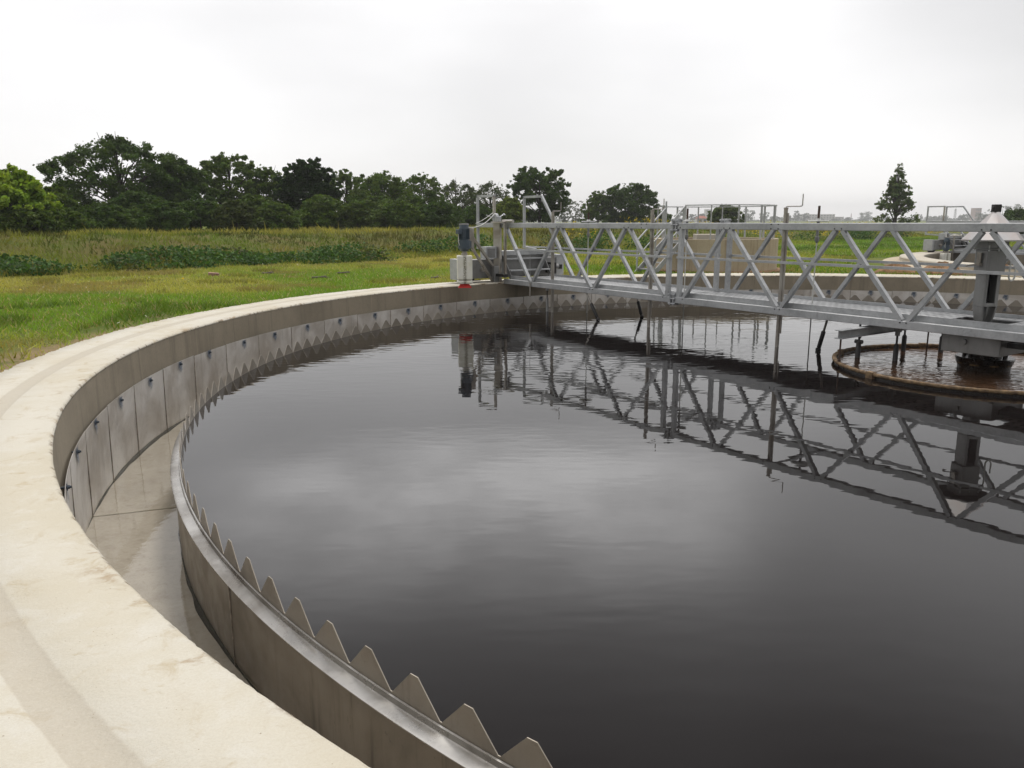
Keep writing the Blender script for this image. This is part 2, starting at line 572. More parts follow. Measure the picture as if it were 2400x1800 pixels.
# ------------------------------------------------------------------ mesh helpers
class MB:
    def __init__(s):
        s.v, s.f = [], []

    def box(s, x0, x1, y0, y1, z0, z1):
        k = len(s.v)
        s.v += [(x, y, z) for z in (z0, z1) for y in (y0, y1) for x in (x0, x1)]
        for q in ((0, 2, 3, 1), (4, 5, 7, 6), (0, 1, 5, 4), (2, 6, 7, 3), (0, 4, 6, 2), (1, 3, 7, 5)):
            s.f.append(tuple(k + i for i in q))
        return s

    def beam(s, p, q, wdt, hgt, side=(0, 1, 0)):
        """box section from p to q; wdt is measured along `side`, hgt across it"""
        p, q = Vector(p), Vector(q)
        d = (q - p).normalized()
        sd = Vector(side)
        sd = (sd - d * sd.dot(d)).normalized()
        up = d.cross(sd)
        k = len(s.v)
        for c in (p, q):
            for a, b2 in ((-1, -1), (1, -1), (1, 1), (-1, 1)):
                s.v.append(tuple(c + sd * (a * wdt / 2) + up * (b2 * hgt / 2)))
        for q4 in ((3, 2, 1, 0), (4, 5, 6, 7), (0, 1, 5, 4), (1, 2, 6, 5), (2, 3, 7, 6), (3, 0, 4, 7)):
            s.f.append(tuple(k + i for i in q4))
        return s

    def channel(s, p, q, wdt, dep, th, side=(0, 1, 0)):
        """open C section: web of width wdt facing +side, flanges dep deep behind it"""
        p, q = Vector(p), Vector(q)
        d = (q - p).normalized()
        sd = Vector(side)
        sd = (sd - d * sd.dot(d)).normalized()
        up = d.cross(sd)
        s.beam(p, q, th, wdt, side)
        for e in (-1, 1):
            o2 = up * (e * (wdt - th) / 2) - sd * (dep / 2 + th / 2)
            s.beam(p + o2, q + o2, dep, th, side)
        return s

    def tube(s, pts, rad, seg=10, cap=True):
        pts = [Vector(p) for p in pts]
        rads = rad if isinstance(rad, (list, tuple)) else [rad] * len(pts)
        k = len(s.v)
        prev = None
        for i, p in enumerate(pts):
            if i == 0:
                d = pts[1] - p
            elif i == len(pts) - 1:
                d = p - pts[i - 1]
            else:
                d = (pts[i + 1] - p).normalized() + (p - pts[i - 1]).normalized()
            d.normalize()
            if prev is None:
                a = d.orthogonal().normalized()
            else:
                a = (prev - d * prev.dot(d)).normalized()
            prev = a
            b2 = d.cross(a)
            for j in range(seg):
                t = 2 * math.pi * j / seg
                s.v.append(tuple(p + (a * math.cos(t) + b2 * math.sin(t)) * rads[i]))
        for i in range(len(pts) - 1):
            for j in range(seg):
                j2 = (j + 1) % seg
                s.f.append((k + i * seg + j, k + i * seg + j2, k + (i + 1) * seg + j2, k + (i + 1) * seg + j))
        if cap:
            s.f.append(tuple(k + j for j in range(seg))[::-1])
            e = k + (len(pts) - 1) * seg
            s.f.append(tuple(e + j for j in range(seg)))
        return s

    def lathe(s, prof, seg=32, a0=0.0, a1=2 * math.pi, c=(0, 0), closed_prof=False, rot=0.0):
        """revolve (r, z) profile about the vertical axis through c"""
        k = len(s.v)
        full = abs(a1 - a0 - 2 * math.pi) < 1e-6
        na = seg if full else seg + 1
        for i in range(na):
            t = a0 + (a1 - a0) * i / seg + rot
            for r, z in prof:
                s.v.append((c[0] + r * math.cos(t), c[1] + r * math.sin(t), z))
        m_ = len(prof)
        for i in range(seg):
            i2 = (i + 1) % na
            for j in range(m_ if closed_prof else m_ - 1):
                j2 = (j + 1) % m_
                s.f.append((k + i * m_ + j, k + i2 * m_ + j, k + i2 * m_ + j2, k + i * m_ + j2))
        return s

    def prism(s, poly, z0, z1):
        k = len(s.v)
        n_ = len(poly)
        s.v += [(x, y, z0) for x, y in poly] + [(x, y, z1) for x, y in poly]
        s.f.append(tuple(k + i for i in range(n_))[::-1])
        s.f.append(tuple(k + n_ + i for i in range(n_)))
        for i in range(n_):
            j = (i + 1) % n_
            s.f.append((k + i, k + j, k + n_ + j, k + n_ + i))
        return s

    def build(s, name, mat, parent=None, smooth=False, bevel=0.0):
        me = bpy.data.meshes.new(name)
        me.from_pydata(s.v, [], s.f)
        me.validate()
        bm = bmesh.new()
        bm.from_mesh(me)
        bmesh.ops.recalc_face_normals(bm, faces=bm.faces)
        bm.to_mesh(me)
        bm.free()
        if 'water' in mat or name in ('channel_floor', 'floor'):
            if me.polygons[0].normal.z < 0:
                me.flip_normals()
        me.materials.append(M[mat])
        if smooth:
            me.polygons.foreach_set('use_smooth', [True] * len(me.polygons))
            me.set_sharp_from_angle(angle=R_(40))
        ob = bpy.data.objects.new(name, me)
        scene.collection.objects.link(ob)
        if parent is not None:
            ob.parent = parent
        if bevel:
            bv = ob.modifiers.new('bevel', 'BEVEL')
            bv.width = bevel
            bv.segments = 2
            bv.limit_method = 'ANGLE'
        return ob


def tag(o, label=None, cat=None, group=None, kind=None):
    if label:
        o['label'] = label
    if cat:
        o['category'] = cat
    if group:
        o['group'] = group
    if kind:
        o['kind'] = kind
    return o


def thing(name, label, cat, loc=(0, 0, 0), rz=0.0, group=None):
    o = bpy.data.objects.new(name, None)
    o.empty_display_size = 0.2
    scene.collection.objects.link(o)
    o.location = loc
    o.rotation_euler = (0, 0, rz)
    return tag(o, label, cat, group)


def kids(o):
    return [c for c in bpy.data.objects if c.parent == o]


def copy_tree(o, parent=None):
    c = o.copy()
    scene.collection.objects.link(c)
    c.parent = parent
    for ch in kids(o):
        copy_tree(ch, c)
    return c


def bl(x, y, z=0.0):
    """bridge frame -> world"""
    return (CX + U.x * x + N.x * y, CY + U.y * x + N.y * y, z)


def np_mesh(name, verts, faces, mat, cols=None, parent=None):
    """verts (n,3), faces (m,4) or (m,3) arrays"""
    me = bpy.data.meshes.new(name)
    k = faces.shape[1]
    me.vertices.add(len(verts))
    me.vertices.foreach_set('co', verts.astype(np.float32).ravel())
    me.loops.add(faces.size)
    me.loops.foreach_set('vertex_index', faces.astype(np.int32).ravel())
    me.polygons.add(len(faces))
    me.polygons.foreach_set('loop_start', np.arange(0, faces.size, k, dtype=np.int32))
    me.update(calc_edges=True)
    if cols is not None:
        a = me.attributes.new('col', 'FLOAT_COLOR', 'POINT')
        a.data.foreach_set('color', np.c_[cols, np.ones(len(cols))].astype(np.float32).ravel())
    me.materials.append(M[mat])
    ob = bpy.data.objects.new(name, me)
    scene.collection.objects.link(ob)
    if parent is not None:
        ob.parent = parent
    return ob


_k = rng.normal(size=(24, 3))
_ph = rng.uniform(0, 6.28, 24)


def snoise(p, scale):
    """cheap smooth noise, about -1..1, for (n,2) or (n,3) points"""
    p = np.atleast_2d(p)
    if p.shape[1] == 2:
        p = np.c_[p, np.zeros(len(p))]
    out = np.zeros(len(p))
    for i in range(24):
        out += np.sin(p @ (_k[i] * scale) + _ph[i])
    return out / 24 ** 0.5 / 0.9


# ------------------------------------------------------------------ terrain
def sstep(x):
    x = np.clip(x, 0, 1)
    return x * x * (3 - 2 * x)


def bank_s(x, y):
    return (y - 37.3 - 0.95 * x) * 0.725


def ground_h(x, y):
    x = np.asarray(x, float)
    y = np.asarray(y, float)
    s = bank_s(x, y)
    p = np.c_[x.ravel(), y.ravel()]
    nn = snoise(p, 0.35).reshape(x.shape)
    hb = 1.02 - 0.42 * sstep((x - 4) / 22)
    far = 1 - 0.6 * sstep((s - 60) / 160)
    h = GZ + hb * sstep((s - 0.4 + nn * 0.7) / 6.5) * far
    d1 = np.hypot(x - CX, y - CY)
    d2 = np.hypot(x - C2[0], y - C2[1])
    calm = sstep((np.minimum(d1, d2) - 10.6) / 4)
    return h + calm * 0.035 * nn + 0.09 * sstep(s / 5) * snoise(p, 1.3).reshape(x.shape)


pts = []
for xx in np.arange(-34, 62, 0.8):
    for yy in np.arange(-4, 84, 0.8):
        pts.append((xx + random.uniform(-.1, .1), yy + random.uniform(-.1, .1)))
ring = 90.0
while ring < 1500:
    for k in range(56):
        t = 2 * math.pi * k / 56
        px, py = 14 + ring * math.cos(t), 35 + ring * math.sin(t)
        if abs(px) < 1480 and abs(py) < 1480:
            pts.append((px, py))
    ring *= 1.28
for k in range(-4, 5):
    for e in (-1500, 1500):
        pts += [(e, k * 370.0), (k * 370.0, e)]
pts += [(-1500, -1500), (1500, 1500), (-1500, 1500), (1500, -1500)]
RH = 10.25
keep = [p for p in pts if math.hypot(p[0] - CX, p[1] - CY) > RH + .25 and math.hypot(p[0] - C2[0], p[1] - C2[1]) > RH + .25]
edges = []
for c in ((CX, CY), C2):
    k = len(keep)
    for i in range(160):
        t = 2 * math.pi * i / 160
        keep.append((c[0] + RH * math.cos(t), c[1] + RH * math.sin(t)))
        edges.append((k + i, k + (i + 1) % 160))
res = geometry.delaunay_2d_cdt([Vector(p) for p in keep], edges, [], 0, 1e-5)
gv = np.array([tuple(p) for p in res[0]])
gf = np.array([f for f in res[2] if len(f) == 3])
cen = gv[gf].mean(axis=1)
ok = (np.hypot(cen[:, 0] - CX, cen[:, 1] - CY) > RH - .02) & (np.hypot(cen[:, 0] - C2[0], cen[:, 1] - C2[1]) > RH - .02)
gf = gf[ok]
gz = ground_h(gv[:, 0], gv[:, 1])
go = np_mesh('ground', np.c_[gv, gz], gf, 'lawn_ground')
go.data.polygons.foreach_set('use_smooth', [True] * len(go.data.polygons))
tag(go, kind='structure')


# ------------------------------------------------------------------ the tank
def ring_mesh(prof, seg, jitter=None):
    """closed profile ring about the local origin; jitter(i_profile, angle) -> (dr, dz)"""
    a = np.linspace(0, 2 * np.pi, seg, endpoint=False)
    vs = []
    for j, (r, z) in enumerate(prof):
        dr, dz = jitter(j, a) if jitter else (0 * a, 0 * a)
        vs.append(np.c_[(r + dr) * np.cos(a), (r + dr) * np.sin(a), z + dz])
    vs = np.stack(vs, 1).reshape(-1, 3)
    m_ = len(prof)
    i = np.arange(seg)
    fs = []
    for j in range(m_):
        j2 = (j + 1) % m_
        fs.append(np.c_[i * m_ + j, ((i + 1) % seg) * m_ + j, ((i + 1) % seg) * m_ + j2, i * m_ + j2])
    return vs, np.concatenate(fs)


def make_tank(label, loc, full=True):
    t = thing('settling_tank', label, 'tank', (*loc, -1.0))
    L = lambda z: z + 1.0
    seg = 2880 if full else 240
    a = np.linspace(0, 2 * np.pi, seg, endpoint=False)
    r2 = np.random.default_rng(3)
    base = np.interp(np.arange(seg) / seg * 420, np.arange(421), np.r_[r2.normal(size=420), 0])
    fine = r2.normal(size=seg)
    chip = np.clip(np.interp(np.arange(seg) / seg * 700, np.arange(701), np.r_[r2.normal(size=700), 0]) - 1.9, 0, 1.2)

    def jit(j, ang):
        if not full:
            return 0 * ang, 0 * ang
        if j in (1,):        # arris of the inner edge, chipped
            return 0.0014 * base + 0.0006 * fine + chip * 0.030, -0.0015 * np.abs(fine) - chip * 0.010
        if j in (2,):
            return 0.0014 * base + 0.0012 * fine + chip * 0.040, 0.001 * fine
        if j == 7:
            return 0.008 * base + 0.004 * fine, 0.002 * fine
        return 0 * ang, 0 * ang

    prof = [(9.640, L(WT - 0.028)), (9.640, L(WT - 0.014)), (9.655, L(WT)), (9.985, L(WT)), (9.995, L(WT - 0.006)),
            (10.113, L(WT - 0.006)), (10.123, L(WT)), (10.44, L(WT)), (10.45, L(WT - 0.06))]
    vs, fs = ring_mesh(prof, seg, jit)
    o = np_mesh('coping', vs, fs, 'coping_concrete' if full else 'pale_concrete', parent=t)
    o.data.validate()
    bm = bmesh.new(); bm.from_mesh(o.data); bmesh.ops.recalc_face_normals(bm, faces=bm.faces); bm.to_mesh(o.data); bm.free()
    w_ = MB().lathe([(9.643, L(WT - 0.030)), (9.643, L(-0.62)), (10.447, L(-0.62)), (10.447, L(WT - 0.058))], 240, closed_prof=False)
    w_.build('wall', 'wall_concrete' if full else 'pale_concrete', t, smooth=True)
    if not full:
        MB().lathe([(10.44, L(0.37)), (10.95, L(0.35)), (11.0, L(0.33)), (11.0, L(GZ - .1))], 160).build('apron', 'pit_concrete', t)
        MB().lathe([(9.639, L(-0.2)), (9.639, L(0.454))], 200).build('lining', 'wall_concrete', t, smooth=True)
        return t
    # launder floor and inner weir plate
    MB().lathe([(8.955, L(-0.545)), (9.645, L(-0.545))], 360).build('channel_floor', 'channel_concrete', t, smooth=True)
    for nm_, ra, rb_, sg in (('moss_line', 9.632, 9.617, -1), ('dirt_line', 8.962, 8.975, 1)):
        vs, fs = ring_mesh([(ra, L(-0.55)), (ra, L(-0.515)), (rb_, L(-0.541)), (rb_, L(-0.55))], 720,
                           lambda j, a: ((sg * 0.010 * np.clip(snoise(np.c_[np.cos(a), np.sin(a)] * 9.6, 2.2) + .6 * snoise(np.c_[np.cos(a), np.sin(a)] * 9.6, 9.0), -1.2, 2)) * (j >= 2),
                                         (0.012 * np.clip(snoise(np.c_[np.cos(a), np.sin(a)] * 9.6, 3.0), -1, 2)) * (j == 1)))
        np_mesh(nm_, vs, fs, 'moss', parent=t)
    for k in range(16):
        aa = R_(-160.54 + 22.5 * k)
        p = (8.99 * math.cos(aa), 8.99 * math.sin(aa), L(-0.543))
        q = (9.62 * math.cos(aa), 9.62 * math.sin(aa), L(-0.543))
        MB().tube([p, q], 0.009, 8).build('floor_seam', 'pale_concrete', t, smooth=True)
    MB().lathe([(8.962, L(-0.60)), (8.962, L(-0.042)), (8.958, L(-0.040))], 720).build('launder_plate', 'stainless_weir', t, smooth=True)
    for k in range(21):
        aa = R_(-143.04 + 360.0 / 21 * k)
        p = (8.9645 * math.cos(aa), 8.9645 * math.sin(aa), L(-0.545))
        q = (8.9645 * math.cos(aa), 8.9645 * math.sin(aa), L(-0.05))
        MB().beam(p, q, 0.006, 0.010, (math.cos(aa), math.sin(aa), 0)).build('plate_weld', 'rusty_seam', t)
    # toothed weir: 195 teeth
    TN = 195
    pitch = 2 * math.pi / TN
    off = R_(-140.96)
    tv = MB()
    for ri, rr in enumerate((8.908, 8.912)):
        for i in range(TN):
            for da, z in ((0.0, 0.0), (0.02, 0.0), (0.425, 0.128), (0.575, 0.128), (0.98, 0.0)):
                aa = off + (i + da) * pitch
                tv.v.append((rr * math.cos(aa), rr * math.sin(aa), L(z)))
            for da in (0.0, 0.02, 0.425, 0.575, 0.98):
                aa = off + (i + da) * pitch
                tv.v.append((rr * math.cos(aa), rr * math.sin(aa), L(-0.30)))
    half = TN * 10
    for i in range(TN):
        k, k2 = i * 10, ((i + 1) % TN) * 10
        top = [k, k + 1, k + 2, k + 3, k + 4, k2]
        bot = [k + 5, k + 6, k + 7, k + 8, k + 9, k2 + 5]
        for j in range(5):
            tv.f.append((top[j], top[j + 1], bot[j + 1], bot[j]))
            tv.f.append((half + top[j], half + bot[j], half + bot[j + 1], half + top[j + 1]))
            tv.f.append((top[j], half + top[j], half + top[j + 1], top[j + 1]))
    tv.build('toothed_weir', 'stainless_teeth', t)
    # clamping flange, slightly dished, and the dark fold at the foot of the teeth
    MB().lathe([(8.914, L(-0.010)), (8.922, L(-0.012)), (8.926, L(-0.034)), (8.975, L(-0.040)), (8.986, L(-0.046)), (8.985, L(-0.052)), (8.967, L(-0.052))],
               1080).build('weir_flange', 'weir_flange', t, smooth=True)
    # stainless lining panels with their anchors
    PN = 67
    for k in range(PN):
        a0 = -160.54 + 5.373 * k
        mb = MB()
        n_ = 5
        tilt = random.uniform(-0.002, 0.004)
        dip = random.uniform(-0.006, 0.006)
        for i in range(n_ + 1):
            aa = R_(a0 + 0.008 + (5.373 - 0.016) * i / n_)
            for rr, z in ((9.612 - tilt, 0.178 + dip), (9.622, -0.18), (9.628, -0.55)):
                mb.v.append((rr * math.cos(aa), rr * math.sin(aa), L(z)))
        # outer skin so the sheet has a thickness at its top edge
        for i in range(n_ + 1):
            aa = R_(a0 + 0.008 + (5.373 - 0.016) * i / n_)
            for rr, z in ((9.615 - tilt, 0.178 + dip), (9.625, -0.18), (9.631, -0.55)):
                mb.v.append((rr * math.cos(aa), rr * math.sin(aa), L(z)))
        o2 = (n_ + 1) * 3
        for i in range(n_):
            for j in range(2):
                q = (i * 3 + j, (i + 1) * 3 + j, (i + 1) * 3 + j + 1, i * 3 + j + 1)
                mb.f.append(q)
                mb.f.append(tuple(o2 + x for x in q[::-1]))
            mb.f.append((i * 3, o2 + i * 3, o2 + (i + 1) * 3, (i + 1) * 3))
        for i in (0, n_):
            for j in range(2):
                mb.f.append((i * 3 + j, i * 3 + j + 1, o2 + i * 3 + j + 1, o2 + i * 3 + j))
        pn = mb.build('lining_panel', 'stainless_sheet', t, smooth=True)
        # lap joint weld
        aw = R_(a0)
        MB().beam((9.625 * math.cos(aw), 9.625 * math.sin(aw), L(-0.545)), (9.611 * math.cos(aw), 9.611 * math.sin(aw), L(0.178)),
                  0.006, 0.012, (math.cos(aw), math.sin(aw), 0)).build('lap_joint', 'rusty_seam', pn)
        aa = R_(a0 + 2.69 + random.uniform(-.25, .25))
        az = 0.140 + random.uniform(-0.012, 0.012)
        ab = MB()
        d = Vector((math.cos(aa), math.sin(aa), 0))
        P = lambda r: (r * d.x, r * d.y, L(az))
        ab.tube([P(9.64), P(9.578)], 0.008, 8)
        ab.tube([P(9.606), P(9.600)], 0.022, 12)
        ab.tube([P(9.600), P(9.588)], 0.014, 6)
        ab.build('anchor_bolt', 'anchor_blue', pn)
        # stain: a thin patch lying on the sheet
        so = MB()
        hw = 0.085
        so.v = [(0, -hw, -0.13), (0, hw, -0.13), (-.001, hw, 0.034), (-.001, -hw, 0.034)]
        so.f = [(0, 1, 2, 3)]
        s_ = so.build('stain', 'anchor_stain', pn)
        s_.location = (9.604 * d.x, 9.604 * d.y, L(az - 0.005))
        s_.rotation_euler = (0, 0, aa)
    return t


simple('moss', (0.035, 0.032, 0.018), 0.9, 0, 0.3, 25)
simple('rusty_seam', (0.33, 0.285, 0.235), 0.7, 0.2, 0.25, 20)
tank = make_tank('large round concrete settling tank in the foreground with toothed steel weir and steel lined launder', (CX, CY))
tank2 = make_tank('second round concrete tank standing on the grass behind the centre column at the right', C2, full=False)

# waters
wt = MB().lathe([(0.0, 0.0), (1.3, 0.0), (4.0, 0.0), (8.9075, 0.0)], 240)
wo_ = wt.build('water', 'tank_water')
wo_.location = (CX, CY, -0.004)
tag(wo_, kind='structure')
cw = MB().lathe([(8.964, 0.0), (9.623, 0.0)], 360).build('channel_water', 'channel_water')
cw.location = (CX, CY, -0.50)
tag(cw, kind='structure')
w2 = MB().lathe([(0.0, 0.0), (9.63, 0.0)], 160).build('water', 'tank_water')
w2.location = (C2[0], C2[1], 0.0)
tag(w2, kind='structure')
rw = MB().lathe([(0.0, 0.0), (1.604, 0.0)], 96).build('water', 'ring_water')
rw.location = (CX + 0.06, CY + 0.256, 0.006)
tag(rw, kind='structure')

# ------------------------------------------------------------------ the bridge (frame: x to the wall, y to the camera)
YN, YF = 0.504, -0.64          # truss centre planes
CH = 0.08                      # chord thickness


def make_bridge(label, group, loc):
    t = thing('scraper_bridge', label, 'bridge', (*loc, 0), UA, group)
    XE = -1.75
    for y in (YN, YF):
        # chords, in two lengths each side of the splice
        for x0, x1 in ((XE, 4.60), (4.70, 10.72)):
            MB().box(x0, x1, y - CH / 2, y + CH / 2, 1.667, 1.762).build('top_chord', 'galvanised', t, bevel=0.006)
        for x0, x1 in ((XE, 4.60), (4.70, 9.62)):
            MB().box(x0, x1, y - CH / 2, y + CH / 2, 0.487, 0.588).build('bottom_chord', 'galvanised', t, bevel=0.006)
        zt, zb = 1.669, 0.586
        side = (0, 1, 0)
        dg = [(4.42, 3.64), (2.64, 3.53), (2.56, 1.79), (0.79, 1.69), (0.71, -0.04), (-1.07, -0.14)]
        dg += [(4.86, 5.74), (6.66, 5.85), (6.745, 7.66), (8.59, 7.77), (8.69, 9.56)]
        for xb, xt in dg:
            MB().beam((xb, y + .004, zb), (xt, y + .004, zt), 0.066, 0.052, side).build('diagonal', 'galvanised', t)
        for xv in (4.53, 4.78):
            MB().beam((xv, y + .003, zb), (xv, y + .003, zt), 0.066, 0.068, side).build('vertical_post', 'galvanised', t)
        # splice flanges with bolts
        for zc, hz in ((1.715, 0.085), (0.537, 0.085)):
            for xs in (4.612, 4.688):
                f_ = MB().box(xs - 0.010, xs + 0.010, y - 0.075, y + 0.060, zc - hz, zc + hz + 0.03).build('splice_flange', 'galvanised', t, bevel=0.003)
                if xs < 4.65:
                    b_ = MB()
                    for dy in (-0.055, 0.048):
                        for dz in (-0.06, 0.02, 0.09):
                            b_.tube([(4.57, y + dy, zc + dz), (4.73, y + dy, zc + dz)], 0.009, 8)
                            b_.tube([(4.58, y + dy, zc + dz), (4.598, y + dy, zc + dz)], 0.017, 6)
                            b_.tube([(4.70, y + dy, zc + dz), (4.718, y + dy, zc + dz)], 0.017, 6)
                    b_.build('bolts', 'bolt_zinc', f_)
        # mid rail
        ym = y + 0.035 if y > 0 else y - 0.035
        for x0, x1 in ((XE, 4.58), (4.74, 9.25 if y > 0 else 10.60)):
            MB().box(x0, x1, ym - 0.015, ym + 0.015, 1.205, 1.240).build('mid_rail', 'galvanised', t)
        # end frame: post, top bar, return
        xo = 10.72 if y > 0 else 10.55
        MB().beam((xo, y, 1.19), (xo, y, 2.36), 0.05, 0.05).build('end_post', 'galvanised', t)
        MB().beam((xo + .025, y, 2.335), (10.02 if y > 0 else 9.86, y, 2.335), 0.05, 0.05).build('end_top_bar', 'galvanised', t)
        if y > 0:
            MB().beam((10.045, y, 2.335), (10.045, y, 1.76), 0.05, 0.05).build('end_return', 'stainless_dull', t)
        else:
            MB().beam((9.88, y, 2.345), (9.40, y, 1.75), 0.05, 0.05).build('end_return', 'galvanised', t)
    # bolt heads at the near nodes
    for xs, z in ((4.53, 1.69), (3.64, 1.69), (3.53, 1.69), (1.79, 1.69), (1.69, 1.69), (-0.04, 1.69), (-0.14, 1.69), (2.64, .565), (2.56, .565), (.79, .565),
                  (.71, .565), (8.59, .565), (6.745, .565), (6.66, .565), (4.86, .565), (4.42, .565), (7.77, 1.69), (7.66, 1.69), (5.85, 1.69), (5.74, 1.69),
                  (2.79, 1.745), (2.67, 1.745), (2.79, 1.685), (2.67, 1.685), (5.42, 1.745), (5.30, 1.745), (5.42, 1.685), (8.10, 1.745), (8.22, 1.745), (8.10, 1.685), (8.22, 1.685)):
        MB().tube([(xs, YN + CH / 2 - .002, z), (xs, YN + CH / 2 + 0.006, z)], 0.009, 8).build('bolt', 'black_steel', t)
    # walkway deck with folded toe plates; hole left open at the column
    for x0, x1 in ((XE, -0.22), (0.42, 4.62), (4.66, 9.55)):
        MB().box(x0, x1, -0.575, 0.43, 0.600, 0.615).build('deck', 'walkway_sheet', t)
    MB().box(-0.22, 0.42, -0.575, -0.34, 0.600, 0.6145).build('deck', 'walkway_sheet', t)
    MB().box(-0.22, 0.42, 0.25, 0.43, 0.600, 0.6145).build('deck', 'walkway_sheet', t)
    for yy in (-0.583, 0.438):
        for x0, x1 in ((XE, 4.62), (4.66, 9.5)):
            MB().box(x0, x1, yy - 0.006, yy + 0.006, 0.552, 0.662).build('toe_plate', 'galvanised', t)
    for x in (9.3, 8.64, 6.70, 4.9, 4.42, 2.60, 0.75, -1.07):
        MB().box(x - 0.03, x + 0.03, YF - 0.03, YN + 0.03, 0.50, 0.548).build('cross_bearer', 'galvanised', t)
    # beam carrying the stilling ring
    ib = MB()
    ib.box(1.205, 1.305, -1.15, 1.09, 0.452, 0.462)
    ib.box(1.205, 1.305, -1.15, 1.09, 0.352, 0.362)
    ib.box(1.250, 1.260, -1.148, 1.088, 0.361, 0.453)
    ib.build('ring_beam', 'galvanised', t)
    # box beam under the bridge at the pivot
    MB().box(-0.30, 0.36, -0.42, 0.36, 0.262, 0.480).build('pivot_box', 'stainless_grey', t, bevel=0.008)
    MB().tube([(0.10, 0.355, 0.40), (0.10, 0.385, 0.40)], 0.035, 14).build('pivot_bolt', 'stainless_grey', t)
    MB().box(-0.62, -0.30, -0.05, 0.20, 0.36, 0.42).build('pivot_bracket', 'rod_rubber', t)
    # end carriage running on the wall
    e = MB().box(9.86, 10.20, -1.03, 1.40, 0.600, 1.00).build('end_carriage', 'stainless_grey', t, bevel=0.01)
    MB().box(9.845, 10.215, 1.402, 1.53, 0.585, 1.02).build('end_cover', 'galvanised', e, bevel=0.008)
    MB().box(9.845, 10.215, -1.25, -1.033, 0.600, 1.06).build('end_cover', 'galvanised', e, bevel=0.008)
    MB().box(9.838, 9.8445, -1.20, -1.10, 0.73, 0.83).build('cover_slot', 'dark_slot', e)
    for yy in (1.22, -0.86):
        MB().tube([(9.93, yy, 0.665), (10.13, yy, 0.665)], 0.15, 28).build('wheel', 'rod_rubber', e, smooth=True)
    MB().tube([(9.862, 0.93, 0.80), (9.80, 0.93, 0.80)], 0.055, 18).tube([(9.80, .93, .80), (9.775, .93, .80)], 0.03, 12).build('axle_hub', 'stainless_dull', e, smooth=True)
    MB().box(9.835, 9.858, 1.0, 1.6, 0.560, 0.580).build('rail_sweeper', 'black_steel', e)
    # headstock, cabinet and steps on the carriage
    MB().box(9.80, 10.10, -0.85, 0.58, 1.075, 1.17).build('headstock', 'galvanised', t, bevel=0.006)
    MB().box(9.86, 10.06, -0.80, 0.50, 1.003, 1.072).build('headstock_base', 'stainless_grey', t)
    cb = MB().box(9.72, 9.95, 0.66, 0.93, 1.02, 1.27).build('control_box', 'galvanised', t, bevel=0.006)
    MB().box(9.712, 9.7185, 0.70, 0.89, 1.05, 1.23).build('control_door', 'stainless_grey', cb)
    for i, (x, z) in enumerate(((9.62, 0.76), (9.78, 1.00))):
        MB().box(x - 0.10, x + 0.10, -0.63, 0.42, z - 0.012, z + 0.012).build('step', 'galvanised', t)
    for yy in (-0.64, 0.43):
        MB().beam((9.50, yy, 0.58), (9.86, yy, 1.07), 0.012, 0.09).build('step_stringer', 'stainless_grey', t)
    MB().box(9.60, 9.84, -0.86, -0.72, 0.66, 0.90).build('drive_bracket', 'black_steel', t, bevel=0.01)
    MB().tube([(9.68, -0.70, 0.80), (9.68, -0.95, 0.80)], 0.06, 16).build('drive_motor', 'stainless_grey', t, smooth=True)
    MB().beam((10.05, -0.62, 1.17), (10.55, -0.62, 1.22), 0.05, 0.05).build('end_tie', 'galvanised', t)
    MB().beam((10.05, 0.50, 1.17), (10.70, 0.50, 1.22), 0.05, 0.05).build('end_tie', 'galvanised', t)
    return t


bridge = make_bridge('galvanised lattice truss bridge with walkway spanning the dark water to the near tank wall', 'scraper bridges', (CX, CY))
bridge2 = copy_tree(bridge)
bridge2.location = (C2[0], C2[1], 0)
tag(bridge2, 'hazy grey truss bridge with end frame standing on the second tank behind the column', 'bridge', 'scraper bridges')


